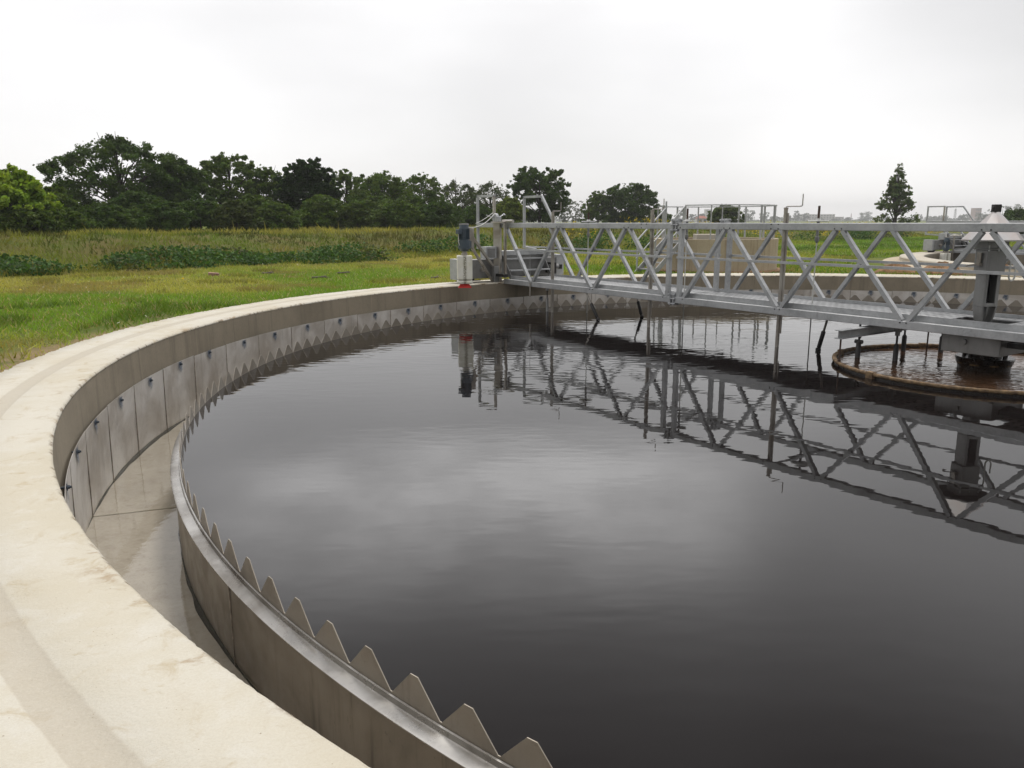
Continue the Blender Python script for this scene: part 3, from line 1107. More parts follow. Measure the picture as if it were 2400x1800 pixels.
# ------------------------------------------------------------------ launder brush unit
def make_brush(label):
    x0, y0 = 9.14, 1.80
    t = thing('launder_brush', label, 'brush', bl(9.14, 1.80, 0), UA, 'launder brushes')
    # the cover is turned so that its open seam faces the camera
    cv = MB()
    cv.box(-0.13, 0.13, -0.15, 0.15, 0.655, 1.135)
    o_ = cv.build('brush_cover', 'white_plastic', t, bevel=0.02)
    o_.rotation_euler = (0, 0, R_(-28))
    c2 = MB().box(-0.134, 0.134, -0.155, 0.155, 0.575, 0.645).build('cover_skirt', 'white_plastic', t, bevel=0.02)
    c2.rotation_euler = (0, 0, R_(-28))
    rb = MB()
    rb.v = [(sx * a, sy * b2, z) for z, a, b2 in ((0.495, .085, .135), (0.572, .06, .085)) for sx, sy in ((-1, -1), (1, -1), (1, 1), (-1, 1))]
    rb.f = [(0, 3, 2, 1), (4, 5, 6, 7), (0, 1, 5, 4), (1, 2, 6, 5), (2, 3, 7, 6), (3, 0, 4, 7)]
    br = rb.build('brush', 'red_bristle', t)
    br.rotation_euler = (0, 0, R_(-28))
    MB().tube([(0, 0, 1.13), (0, 0, 1.24)], 0.05, 14).tube([(0, 0, 1.14), (0, 0, 1.175)], 0.065, 14).build('coupling', 'stainless_dull', t, smooth=True)
    gb = MB()
    gb.tube([(0, 0, 1.215), (0, 0, 1.25), (0, 0, 1.27)], [0.07, 0.09, 0.118], 20)
    gb.tube([(0, 0, 1.27), (0, 0, 1.43)], 0.122, 20)
    gb.box(-0.02, 0.19, -0.155, -0.03, 1.285, 1.415)
    gx = gb.build('gearbox', 'blue_grey_paint', t, smooth=True)
    mo = MB()
    mo.tube([(0, 0, 1.43), (0, 0, 1.715), (0, 0, 1.735)], [0.092, 0.092, 0.085], 24)
    for k in range(20):
        a = 2 * math.pi * k / 20
        d = Vector((math.cos(a), math.sin(a), 0))
        mo.beam(tuple(d * 0.098) [:2] + (1.45,), tuple(d * 0.098)[:2] + (1.66,), 0.022, 0.006, tuple(d))
    mt = mo.build('motor', 'blue_grey_paint', t, smooth=True)
    MB().lathe([(0.0, 1.758), (0.092, 1.756), (0.096, 1.735), (0.090, 1.731)], 24).build('fan_cover', 'stainless_grey', mt, smooth=True)
    MB().box(-0.07, 0.05, 0.085, 0.165, 1.555, 1.645).build('terminal_box', 'blue_grey_paint', mt, bevel=0.006)
    MB().tube([(-0.02, 0.14, 1.555), (-0.02, 0.145, 1.40), (-0.02, 0.115, 1.33)], 0.008, 6).build('motor_cable', 'cable_white', mt)
    # mounting plate and the two arms back to the post
    px, py = 9.78 - x0, 0.62 - y0         # post foot in this frame
    MB().box(0.10, 0.125, -0.24, -0.11, 1.28, 1.68).build('mounting_plate', 'stainless_dull', t)
    MB().box(0.126, 0.165, -0.31, -0.22, 1.27, 1.66).build('mounting_bar', 'stainless_dull', t, bevel=0.006)
    MB().beam((0.15, -0.27, 1.50), (px, py + 0.10, 0.86), 0.035, 0.055, (1, .5, 0)).build('arm', 'stainless_dull', t)
    MB().beam((0.15, -0.27, 1.27), (px, py + 0.10, 0.53), 0.035, 0.055, (1, .5, 0)).build('arm', 'stainless_dull', t)
    # guide post hung on the truss
    ps = MB()
    ps.channel((px, py, 0.47), (px, py, 1.78), 0.155, 0.085, 0.008, (-0.55, 1, 0))
    ps.build('post', 'stainless_dull', t)
    MB().box(px - 0.055, px + 0.055, py - 0.03, py + 0.10, 0.46, 0.86).build('post_foot', 'stainless_grey', t, bevel=0.006)
    MB().beam((px - .30, py - 0.02, 0.62), (px - .30, py - 0.02, 1.80), 0.05, 0.04).build('guide_bar', 'stainless_dull', t)
    MB().box(px - 0.34, px + 0.08, py - 0.06, py + 0.06, 0.64, 0.70).build('post_clamp', 'black_steel', t, bevel=0.006)
    MB().box(px - 0.36, px + 0.12, py - 0.07, py + 0.07, 1.765, 1.79).build('head_plate', 'stainless_dull', t, bevel=0.004)
    MB().tube([(px - 0.60, py - .02, 1.80), (px - 0.22, py - .02, 1.80)], 0.032, 14).build('head_roller', 'stainless_dull', t, smooth=True)
    # hand winch
    MB().tube([(px + 0.03, py + 0.04, 1.88), (px + 0.03, py - 0.03, 1.88)], 0.085, 20).build('winch_wheel', 'bolt_zinc', t, smooth=True)
    MB().box(px - 0.12, px - 0.02, py - 0.05, py + 0.05, 1.793, 1.90).build('winch_case', 'galvanised', t, bevel=0.008)
    MB().tube([(px + 0.03, py + .05, 1.88), (px + 0.03, py + 0.13, 1.89), (px + .16, py + .15, 1.93)], 0.009, 6).build('winch_handle', 'bolt_zinc', t)
    ca = MB()
    p0, p1 = Vector((px + 0.0, py + 0.04, 1.955)), Vector((0.10, -0.12, 1.68))
    ca.tube([p0 + (p1 - p0) * (i / 8) + Vector((0, 0, -0.10 * math.sin(math.pi * i / 8))) for i in range(9)], 0.010, 6)
    ca.tube([p0 + (p1 - p0) * (i / 8) + Vector((0.04, 0.02, 0.02 - 0.05 * math.sin(math.pi * i / 8))) for i in range(6)], 0.007, 6)
    ca.build('cable', 'cable_white', t)
    return t


brush = make_brush('blue grey motor over a white covered red brush held out beyond the near tank wall')
brush2 = copy_tree(brush)
bx = Vector(bl(9.14, 1.80))
brush2.location = (bx.x + C2[0] - CX, bx.y + C2[1] - CY, -0.62)
tag(brush2, 'small blue grey motor and brush lowered inside the second tank behind the column', 'brush', 'launder brushes')

# ------------------------------------------------------------------ centre column
col = thing('center_column', 'grey steel pivot column with pyramid hood at the centre of the walkway', 'column', bl(0.115, -0.07, 0), R_(3.4))
col.scale = (0.88, 0.88, 1.0)
lg = MB()
S_ = 0.105
lg.box(-S_, -S_ + .02, -S_, S_, 0.79, 1.17)              # solid left plate
lg.box(-S_ + .021, -S_ + .045, -S_, -S_ + .03, 0.79, 1.17)
lg.box(S_ - .045, S_, -S_, -S_ + .03, 0.79, 1.17)
lg.box(S_ - .02, S_, -S_ + .031, S_, 0.79, 1.17)
lg.box(-S_ + .021, S_ - .021, S_ - .02, S_, 0.79, 1.17)
lg.box(-S_ + .046, S_ - .046, -S_ + .003, S_ - .021, 0.79, 0.83)
lg.build('leg', 'stainless_grey', col, bevel=0.003)
MB().box(-S_ + .03, S_ - .03, S_ - .05, S_ - .022, 0.84, 1.165).build('leg_recess_shade', 'dark_slot', col)  # near-black sheet added for the shade inside the open leg recess
ft = MB()
for (xa, xb_) in ((-S_, -S_ + .02), (S_ - .02, S_)):
    k = len(ft.v)
    m_ = 0.045 if xa < 0 else -0.045
    ft.v += [(xa, -S_, .788), (xb_, -S_, .788), (xb_, S_, .788), (xa, S_, .788),
             (xa + m_ * .8, -S_ + .03, .56), (xb_ + m_ * .8, -S_ + .03, .56), (xb_ + m_ * .8, S_ - .03, .56), (xa + m_ * .8, S_ - .03, .56)]
    for q in ((0, 1, 2, 3), (7, 6, 5, 4), (0, 4, 5, 1), (1, 5, 6, 2), (2, 6, 7, 3), (3, 7, 4, 0)):
        ft.f.append(tuple(k + i for i in q))
ft.box(-S_ + .05, S_ - .05, 0.03, 0.05, 0.57, 0.785)
ft.build('foot', 'stainless_grey', col)
MB().box(-0.132, 0.132, -0.132, 0.132, 1.172, 1.455).build('head_box', 'stainless_grey', col, bevel=0.008)
MB().box(-0.158, 0.158, -0.158, 0.158, 1.457, 1.472).build('flange', 'stainless_grey', col)
MB().box(-0.142, 0.142, -0.142, 0.142, 1.474, 1.555).build('collar', 'stainless_grey', col, bevel=0.006)
for sx in (-1, 0, 1):
    for sy in (-1, 1):
        MB().tube([(sx * .135, sy * .15, 1.44), (sx * .135, sy * .15, 1.51)], 0.009, 8).build('bolt', 'bolt_zinc', col)
hd = MB()
hd.lathe([(0.375, 1.557), (0.375, 1.572), (0.03, 1.905), (0.0, 1.905)], 8, rot=R_(22.5))
hd.build('hood', 'hood_zinc', col)
MB().lathe([(0.0, 1.556), (0.370, 1.556)], 8, rot=R_(22.5)).build('hood_underside', 'black_steel', col)
MB().box(-0.045, 0.045, -0.045, 0.045, 1.885, 1.975).box(-.055, .055, -.02, .02, 1.90, 1.95).build('hood_cap', 'black_steel', col, bevel=0.008)
MB().tube([(0.0, 0.0, 1.93), (0.07, 0.03, 1.89), (0.10, 0.10, 1.80), (0.105, 0.17, 1.74)], 0.010, 6).build('hood_cable', 'black_steel', col)
MB().box(-0.185, -0.133, -0.05, 0.05, 1.27, 1.30).tube([(-0.18, 0.0, 1.285), (-0.30, 0.05, 1.265)], 0.010, 8).box(-0.165, -0.15, -.04, .04, 1.30, 1.42).build('side_bracket', 'stainless_dull', col)
MB().box(0.133, 0.19, -0.08, 0.0, 1.33, 1.35).box(0.134, 0.150, -.07, -.01, 1.26, 1.329).build('side_bracket', 'stainless_grey', col)
hs = MB()
pp = [(0.12, -0.14, 1.50), (0.17, -0.15, 1.48), (0.19, -0.15, 1.40), (0.185, -0.15, 1.28), (0.18, -0.15, 1.16)]
for i in range(1, 13):
    a = math.pi * i / 12
    pp.append((0.18 + 0.045 * (1 - math.cos(a)), -0.15 + 0.01 * i / 12, 1.16 - 0.06 * math.sin(a)))
pp.append((0.285, -0.12, 1.26))
hs.tube(pp, 0.011, 8)
hs.build('cable_loop', 'cable_white', col, smooth=True)

# rotating drum in the water and the stilling ring
drum = thing('inlet_drum', 'black rust stained drum turning in the brown water under the column', 'drum', bl(0.14, -0.28, 0), UA)
MB().lathe([(0.0, 0.265), (0.165, 0.26), (0.16, 0.20), (0.185, 0.19), (0.18, 0.15)], 32).build('neck', 'drum_black', drum, smooth=True)
MB().lathe([(0.10, 0.165), (0.25, 0.150), (0.315, 0.155), (0.325, 0.140), (0.300, 0.07), (0.288, 0.04), (0.285, -0.2)], 48).build('bowl', 'drum_black', drum, smooth=True)
db = MB()
for k in range(10):
    a = 2 * math.pi * k / 10
    db.tube([(0.225 * math.cos(a), 0.225 * math.sin(a), 0.145), (0.225 * math.cos(a), 0.225 * math.sin(a), 0.195)], 0.022, 8)
db.build('bolts', 'drum_black', drum)
rt = MB()
for k in range(9):
    a0 = 2 * math.pi * k / 9 + 0.1
    rt.lathe([(0.3115, 0.088), (0.3055, 0.070)], 6, a0, a0 + 0.34)
rt.build('rust_marks', 'ring_rust', drum)

sr = thing('stilling_ring', 'round rusty brown baffle ring enclosing rippled brown water below the bridge', 'ring', (CX + 0.06, CY + 0.256, 0), 0)
rg = MB()
rprof = [(1.604, 0.018), (1.604, 0.050), (1.608, 0.060), (1.648, 0.062), (1.656, 0.056), (1.656, 0.032), (1.648, 0.026), (1.630, 0.024), (1.630, 0.018)]
vs, fs = ring_mesh(rprof, 360, lambda j, a: (0.002 * np.sin(a * 47 + j) + 0.0015 * np.sin(a * 113 + 2 * j), 0.002 * np.sin(a * 71 + j)))
o_ = np_mesh('lip', vs, fs, 'ring_rust', parent=sr)
bm = bmesh.new(); bm.from_mesh(o_.data); bmesh.ops.recalc_face_normals(bm, faces=bm.faces); bm.to_mesh(o_.data); bm.free()
MB().lathe([(1.606, 0.03), (1.606, -0.4), (1.626, -0.4), (1.626, 0.03)], 180).build('baffle', 'drum_black', sr, smooth=True)  # black colour carries the shade of the recess under the lip
a = UA + R_(92)
for aa in (UA + R_(75), UA + R_(15), UA + R_(-40), UA + R_(160)):
    d = Vector((math.cos(aa), math.sin(aa), 0))
    MB().box(-0.05, 0.05, -0.03, 0.03, -0.02, 0.072).build('splice_lug', 'ring_rust', sr)
    sr_l = kids(sr)[-1]
    sr_l.location = (1.635 * d.x, 1.635 * d.y, 0)
    sr_l.rotation_euler = (0, 0, aa + math.pi / 2)

# ------------------------------------------------------------------ poles, rods and struts hung on the bridge
GP = 'crank topped gauge poles on the bridge'
for (x, lab) in ((8.14, 'thin steel pole with crank handle, the one farthest from the centre column'),
                 (5.36, 'thin steel pole with crank handle beside the spliced joint of the truss'),
                 (2.70, 'thin steel pole with crank handle, nearest the centre column and tallest in the picture')):
    t = thing('crank_pole', lab, 'pole', bl(x, 0.36, 0), UA, GP)
    MB().tube([(0, 0, -0.35), (0, 0, 1.965)], 0.028, 14).build('tube', 'stainless_dull', t, smooth=True)
    MB().tube([(-0.045, 0, 0.2), (-0.045, 0, 1.90)], 0.012, 8).build('inner_rod', 'stainless_dull', t, smooth=True)
    MB().tube([(0, 0, 1.955), (0, 0, 1.975)], 0.032, 14).build('top_cap', 'stainless_dull', t)
    MB().tube([(0, 0, 1.96), (0, 0, 1.985), (-0.03, 0, 1.99), (-0.245, 0, 1.99), (-0.262, 0, 2.0), (-0.265, 0, 2.02), (-0.265, 0, 2.155)], 0.008, 8).build('crank_handle', 'stainless_dull', t, smooth=True)
    for z in (0.54, 1.715):
        MB().box(-0.03, 0.03, 0.028, 0.103, z - .03, z + .03).build('clamp', 'galvanised', t)

GR = 'lifting rods with round white plates'
for (px, lab) in ((1380.3, 'slim lifting rod under a round white plate, leftmost, between the first two gauge poles'),
                  (1611.7, 'slim lifting rod under a round white plate right of the truss splice'),
                  (1919, 'slim lifting rod under a round white plate in front of the grass field')):
    # rod stands at y = -0.1 in the bridge frame; x follows from its direction
    tx = (px - 1200) / 1870.0
    # solve (CX + Ux x + Nx y) = tx (CY + Uy x + Ny y)
    y = -0.12
    x = (tx * (CY + N.y * y) - CX - N.x * y) / (U.x - tx * U.y)
    t = thing('lifting_rod', lab, 'rod', bl(x, y, 0), UA, GR)
    MB().tube([(0, 0, -0.3), (0, 0, 1.50)], 0.009, 8).build('rod', 'cable_white', t, smooth=True)
    MB().tube([(0, 0, 1.48), (0, 0, 1.50), (0, 0, 1.515), (0, 0, 1.565), (0, 0, 1.575), (0, 0, 1.79)], [0.012, 0.024, 0.03, 0.03, 0.02, 0.02], 12).build('sleeve', 'stainless_grey', t, smooth=True)
    MB().lathe([(0.0, 1.80), (0.135, 1.798), (0.14, 1.79), (0.135, 1.782), (0.0, 1.782)], 32).build('plate', 'disc_white', t, smooth=True)
    MB().tube([(0, 0, 1.80), (0, 0, 1.825)], 0.035, 12).build('boss', 'disc_white', t)
    MB().tube([(0, 0, 1.82), (0, 0, 1.96 if px < 1400 else 2.0)], 0.017, 10).build('spindle', 'rusty_pipe', t, smooth=True)
    MB().box(-0.03, 0.03, YF - y, YN - y, 1.672, 1.70).build('cross_tie', 'galvanised', t)

GS = 'sloping scraper struts under the bridge'
for (a_, b_, lab) in (((6.90, 0.50, 0.49), (6.50, 0.45, -0.12), 'sloping grey scraper strut dipping into the water left of the second gauge pole'),
                      ((6.64, -0.50, 0.49), (6.42, -0.53, -0.12), 'sloping dark scraper strut dipping into the water just left of the splice'),
                      ((1.95, 0.30, 0.49), (2.20, 0.14, -0.12), 'sloping dark strut beside the stilling ring, left of the white beam')):
    bw, aw = Vector(bl(*b_)), Vector(bl(*a_))
    t = thing('scraper_strut', lab, 'strut', (bw.x, bw.y, 0), 0, GS)
    p = Vector((aw.x - bw.x, aw.y - bw.y, a_[2]))
    q = Vector((0, 0, b_[2]))
    at = lambda f: p + (q - p) * f
    MB().tube([p, at(0.45)], 0.016, 10).build('rod', 'stainless_dull', t, smooth=True)
    MB().tube([at(0.32), at(0.34), at(0.72), at(0.74)], [0.02, 0.03, 0.03, 0.02], 12).build('sleeve', 'rod_rubber', t, smooth=True)
    MB().tube([at(0.72), q], 0.014, 8).build('foot_rod', 'stainless_dull', t, smooth=True)
    MB().tube([at(0.78) + Vector((0.03, 0, 0)), at(0.78) - Vector((0.03, 0, 0))], 0.026, 10).build('knuckle', 'rod_rubber', t)

t = thing('hanging_rod', 'short grey hanging rod in front of the far teeth, left of the first gauge pole', 'rod', bl(8.32, 0.35, 0), UA)
MB().tube([(0, 0, 0.27), (0, 0, 0.5)], 0.012, 8).build('rod', 'rod_rubber', t)
MB().tube([(0, 0, -0.2), (0, 0, 0.26), (0, 0, 0.28)], [0.028, 0.028, 0.012], 12).build('sleeve', 'stainless_grey', t, smooth=True)
MB().box(-0.03, 0.03, -0.02, 0.02, 0.42, 0.50).build('bracket', 'galvanised', t)
# chain and hook rod below the near chord
t = thing('chain', 'thin chain hanging from the mid rail past the near bottom chord', 'chain', bl(8.62, 0.565, 0), UA)
ch = MB()
for i in range(26):
    z = 1.20 - i * 0.026
    ch.box(-0.006, 0.006, -0.003, 0.003, z - 0.017, z) if i % 2 else ch.box(-0.003, 0.003, -0.006, 0.006, z - 0.017, z)
ch.build('links', 'bolt_zinc', t)
MB().tube([(0, 0, 0.28), (0, 0, 0.56)], 0.014, 8).build('end_bar', 'stainless_dull', t, smooth=True)

GH = 'rods hanging inside the stilling ring'
for (x, y, zt, thick, lab) in ((1.474, 0.28, 0.47, 1, 'sleeved rod in the stilling ring with a knuckle, just right of the beam end'),
                               (1.046, 0.12, 0.48, 1, 'sleeved rod with a clevis, foremost in the stilling ring'),
                               (1.434, -0.749, 0.48, 1, 'short sleeved rod at the back of the stilling ring, left of centre'),
                               (1.074, -1.059, 0.48, 1, 'sleeved rod at the back of the stilling ring, nearest the pivot box'),
                               (1.25, 1.035, 0.36, 0, 'thin plain rod from the beam end down to the ring edge'),
                               (1.25, -1.02, 0.36, 0, 'thin plain rod at the back of the ring beside the last sleeved rod')):
    t = thing('suspension_rod', lab, 'rod', bl(x, y, 0), UA, GH)
    if thick:
        MB().tube([(0, 0, 0.22), (0, 0, zt)], 0.014, 10).build('rod', 'rod_rubber', t, smooth=True)
        MB().tube([(0, 0, -0.2), (0, 0, 0.21), (0, 0, 0.235)], [0.034, 0.032, 0.016], 12).build('sleeve', 'rod_rubber', t, smooth=True)
        if 'clevis' in lab:
            MB().box(-0.04, 0.04, -0.03, 0.03, 0.385, 0.485).box(-0.025, 0.025, -0.02, 0.02, 0.335, 0.384).build('clevis', 'stainless_grey', t, bevel=0.004)
        if 'knuckle' in lab:
            MB().tube([(0.05, 0, 0.22), (-0.05, 0, 0.22)], 0.028, 10).tube([(0, 0, .25), (-.08, .04, .36)], 0.012, 8).build('knuckle', 'rod_rubber', t)
    else:
        MB().tube([(0, 0, 0.0), (0, 0, zt)], 0.011, 8).build('rod', 'rusty_pipe', t)
        MB().tube([(0, 0, 0.064), (0, 0, 0.085)], 0.02, 6).build('nut', 'rusty_pipe', t)

# ------------------------------------------------------------------ round pit with railing and stairs
PX, PY, PR, PT = 6.55, 25.6, 1.95, 1.24
pit = thing('concrete_pit', 'low round pale concrete pit with streaked walls behind the bridge', 'pit', (PX, PY, GZ - .05))
L = lambda z: z - (GZ - .05)
MB().lathe([(PR - 0.22, L(0.3)), (PR - 0.22, L(PT)), (PR, L(PT)), (PR, L(GZ - .1))], 72).build('wall', 'pit_concrete', pit, smooth=True)
MB().lathe([(0, L(0.6)), (PR - 0.2, L(0.6))], 48).build('floor', 'dark_slot', pit)
MB().box(-0.45, 0.25, 0.55, 1.15, L(0.62), L(1.36)).build('hatch', 'pale_concrete', pit, bevel=0.02)
MB().lathe([(PR + 0.004, L(GZ - .1)), (PR + 0.28, L(GZ - .1)), (PR + 0.28, L(GZ + 0.035)), (PR + 0.004, L(GZ + 0.05))], 64).build('plinth', 'dirt', pit)

rl = thing('railing', 'thin pale circular railing standing around the top of the concrete pit', 'railing', (PX, PY, PT))
RR = PR - 0.12
GAP = (R_(196), R_(226))
MB().lathe([(RR - .018, 1.0), (RR + .018, 1.0), (RR + .018, 1.03), (RR - .018, 1.03)], 72, R_(226), R_(556), closed_prof=True).build('top_rail', 'galvanised', rl)
MB().lathe([(RR - .012, 0.5), (RR + .012, 0.5), (RR + .012, 0.53), (RR - .012, 0.53)], 72, R_(226), R_(556), closed_prof=True)
for k in range(14):
    a = R_(226 + 330 * k / 13)
    MB().beam((RR * math.cos(a), RR * math.sin(a), 0.0), (RR * math.cos(a), RR * math.sin(a), 1.0), 0.055, 0.035, (math.cos(a), math.sin(a), 0)).build('post', 'galvanised', rl)

# stairs climbing to the pit from the left
S0, S1 = Vector((3.92, 23.30, GZ)), Vector((5.00, 24.35, PT))
dS = Vector((S1.x - S0.x, S1.y - S0.y, 0)).normalized()
sS = Vector((dS.y, -dS.x, 0))
stairs = thing('stairs', 'short galvanised steel stairs with handrails leading up to the concrete pit', 'stairs', tuple(S0))
D_ = S1 - S0
for e in (-1, 1):
    o2 = sS * (0.32 * e)
    MB().beam(o2, o2 + D_, 0.02, 0.17, tuple(sS)).build('stringer', 'galvanised', stairs)
    hr = MB()
    h0, h1 = o2 + Vector((0, 0, 0.95)), o2 + D_ + Vector((0, 0, 0.98))
    hr.beam(h0, h1, 0.035, 0.035, tuple(sS))
    hr.beam(h0 - Vector((0, 0, .5)), h1 - Vector((0, 0, .5)), 0.025, 0.025, tuple(sS))
    hr.build('handrail', 'galvanised', stairs)
    for f in (0.04, 0.97):
        p = o2 + D_ * f
        MB().beam(p, p + Vector((0, 0, 0.97 + (0.2 if f > .5 and e < 0 else 0))), 0.04, 0.04, tuple(sS)).build('handrail_post', 'galvanised', stairs)
for k in range(5):
    p = D_ * ((k + 0.75) / 5.3)
    MB().beam(p - sS * 0.31, p + sS * 0.31, 0.18, 0.03, tuple(dS)).build('tread', 'galvanised', stairs)
MB().beam(D_ + dS * .12 - sS * 0.34 - Vector((0, 0, .05)), D_ + dS * .12 + sS * 0.34 - Vector((0, 0, .05)), 0.3, 0.05, tuple(dS)).build('landing', 'galvanised', stairs)


# ------------------------------------------------------------------ vegetation
def leaf_quads(P, size, cols, flat=0.0, aspect=0.55):
    """rhombus leaves at points P; returns verts, faces, colours per vertex"""
    n_ = len(P)
    d = rng.normal(size=(n_, 3))
    d[:, 2] *= (1 - flat)
    d /= np.linalg.norm(d, axis=1, keepdims=True)
    e = rng.normal(size=(n_, 3))
    e -= d * (e * d).sum(1, keepdims=True)
    e /= np.linalg.norm(e, axis=1, keepdims=True)
    s = (size * rng.uniform(0.6, 1.4, n_))[:, None]
    V = np.stack([P - d * s * .5, P + e * s * .5 * aspect, P + d * s * .5, P - e * s * .5 * aspect], 1).reshape(-1, 3)
    F = np.arange(4 * n_).reshape(-1, 4)
    return V, F, np.repeat(cols, 4, axis=0)


def env(style, h):
    if style == 'round':
        return np.sqrt(np.clip(1 - ((h - 0.55) / 0.5) ** 2, 0.02, 1))
    if style == 'cone':
        return np.clip(1.02 - h, 0.02, 1) ** 0.95 * 1.16
    if style == 'umbrella':
        return np.where(h < 0.72, 0.66 + 0.40 * h, np.clip(1 - ((h - 0.72) / 0.30) ** 2, 0.1, 1) * 0.95)
    if style == 'oval':
        return np.sqrt(np.clip(1 - ((h - 0.5) / 0.54) ** 2, 0.02, 1)) ** 0.8
    return np.clip(1 - h ** 2.4, 0.05, 1) ** 0.55       # broad, skirted to the ground


def tree(name, label, cat, x, y, z0, W, H, style, col, n_leaf, leaf=0.16, gap=0.0, nb=40, twigs=14, group=None, low=0.05, blob=(0.2, 0.34), depth=0.8, lean=0.0):
    root = thing(name, label, cat, (x, y, z0), 0, group)
    n_leaf = int(n_leaf * (2.3 if leaf < .5 else 1.0))
    W *= 1.04
    H *= 0.93 if style != 'cone' else 1.0
    leaf *= 1.02
    if leaf < .5:
        nb = int(nb * 1.9)
        blob = (blob[0] * .62, blob[1] * .72)
    r = np.random.default_rng(abs(hash((round(x * 10), round(y * 10)))) % 99991)
    hs_ = r.uniform(low, 0.97, nb) ** 0.9
    th = r.uniform(0, 2 * np.pi, nb)
    rr = env(style, hs_) * np.sqrt(r.uniform(0.05, 1.0, nb))
    B = np.c_[np.cos(th) * rr * W * 0.86 + lean * hs_ * W, np.sin(th) * rr * W * depth * 0.86, hs_ * H]
    br = W * r.uniform(blob[0], blob[1], nb) * np.clip(1.15 - 0.45 * hs_, 0.5, 1.1)
    br = np.minimum(br, np.maximum(H - B[:, 2], 0.10 * H))
    ns = int(nb * 1.6) if leaf < .5 else 0
    if ns:
        h2 = r.uniform(max(low, 0.25), 1.03, ns) ** 0.7
        t2 = r.uniform(0, 2 * np.pi, ns)
        r2_ = env(style, np.minimum(h2, 1)) * r.uniform(0.80, 1.14, ns)
        B2 = np.c_[np.cos(t2) * r2_ * W + lean * h2 * W, np.sin(t2) * r2_ * W * depth, h2 * H * r.uniform(0.97, 1.07, ns)]
        B = np.concatenate([B, B2])
        br = np.concatenate([br, W * r.uniform(0.035, 0.105, ns)])
        nb += ns
    wgt = br ** 2 * np.where(np.arange(nb) < nb - ns, 1.0, 1.5)
    which = r.choice(nb, n_leaf, p=wgt / wgt.sum())
    q = r.normal(size=(n_leaf, 3))
    q /= np.linalg.norm(q, axis=1, keepdims=True)
    rad = r.uniform(0.0, 1.0, n_leaf) ** 0.45
    stray = r.uniform(size=n_leaf) < 0.10
    rad[stray] *= r.uniform(1.0, 1.45, stray.sum())
    P = B[which] + q * (br[which] * rad)[:, None] * np.array([1, 1, 0.78])
    # gaps between the sprays
    gs = 1.0 if leaf < .5 else 0.12
    nn = 0.8 * snoise(P, 3.2 * gs) + 0.7 * snoise(P + 31.7, 7.5 * gs)
    keep_ = (nn > gap - 1.1 + r.uniform(-.25, .25, n_leaf)) & (P[:, 2] > 0.02 * H)
    P, which = P[keep_], which[keep_]
    tone = r.uniform(0.78, 1.25, nb)[which] * r.uniform(0.7, 1.35, len(P))
    hue = r.uniform(-1, 1, nb)[which] * 0.6 + r.normal(size=len(P)) * 0.35
    c_ = np.array(col)[None] * tone[:, None] * (1 + hue[:, None] * np.array([0.16, 0.0, -0.12])[None])
    V, F, CC = leaf_quads(P, leaf, np.clip(c_, 0.002, 1), 0.25)
    np_mesh('crown', V, F, 'leaf', CC, root)
    tk = MB()
    r0 = max(0.03, 0.028 * H)
    tk.tube([(0, 0, -0.3), (0.02 * W, 0, H * 0.25), (lean * W * .4 + 0.03 * W, 0.02 * W, H * 0.5), (lean * W * .8, 0, H * 0.82)], [r0 * 1.2, r0 * .9, r0 * .6, r0 * .15], 8)
    tk.build('trunk', 'bark', root, smooth=True)
    if twigs:
        lm = MB()
        for i in r.permutation(nb)[:twigs]:
            e_ = B[i] + (r.normal(size=3) * 0.1 * W)
            hb = np.clip(B[i][2] * r.uniform(0.35, 0.6), 0.08 * H, 0.6 * H)
            mid = (np.array([lean * W * hb / H, 0, hb]) + e_) / 2 + np.array([0, 0, 0.05 * H])
            lm.tube([(lean * W * hb / H, 0, hb), tuple(mid), tuple(e_)], [r0 * .45, r0 * .28, r0 * .07], 5, cap=False)
        lm.build('branches', 'bark', root, smooth=True)
    return root


def place(px, s):
    tx = (px - 1200) / 1870.0
    Y = (37.3 + s * 1.379) / (1 - 0.95 * tx)
    return tx * Y, Y


def ptree(name, label, cat, px, hw, topy, s, style, col, n_leaf, group=None, Y=None, **kw):
    if Y is None:
        x, y = place(px, s)
    else:
        x, y = (px - 1200) / 1870.0 * Y, Y
    gz_ = float(ground_h(np.array([x]), np.array([y]))[0])
    top = 1.8 + (518 - topy) / 1870.0 * y
    return tree(name, label, cat, x, y, gz_, hw / 1870.0 * y, top - gz_, style, col, n_leaf, group=group, **kw)


GT = 'trees in the row beyond the bank'
DK, MD, LT = (0.046, 0.085, 0.013), (0.074, 0.120, 0.019), (0.215, 0.31, 0.032)
ptree('leafy_tree', 'bright yellow green bushy tree at the left edge of the picture', 'tree', 25, 108, 386, 9, 'broad', LT, 13000, GT, leaf=0.17, gap=0.25, nb=46)
ptree('leafy_tree', 'low dark tree in the dip between the bright left tree and the tallest tree', 'tree', 135, 58, 432, 16, 'broad', MD, 9000, GT, leaf=0.16, gap=0.1)
ptree('leafy_tree', 'tallest dark tree of the row with an airy flat top', 'tree', 290, 150, 332, 24, 'umbrella', DK, 27000, GT, leaf=0.15, gap=0.52, nb=80, twigs=44, blob=(0.12, 0.22), low=0.02)
ptree('leafy_tree', 'dark rounded tree leaning on the right side of the tallest tree', 'tree', 430, 88, 375, 22, 'broad', DK, 14000, GT, leaf=0.16, gap=0.3, nb=50)
ptree('leafy_tree', 'loose feathery tree with a peaked top right of the tallest trees', 'tree', 545, 82, 362, 25, 'umbrella', MD, 15000, GT, leaf=0.15, gap=0.35, nb=62, twigs=30, blob=(0.14, 0.26))
ptree('leafy_tree', 'lower olive tree just left of the round black green tree', 'tree', 635, 70, 392, 24, 'broad', MD, 11000, GT, leaf=0.15, gap=0.3, nb=46)
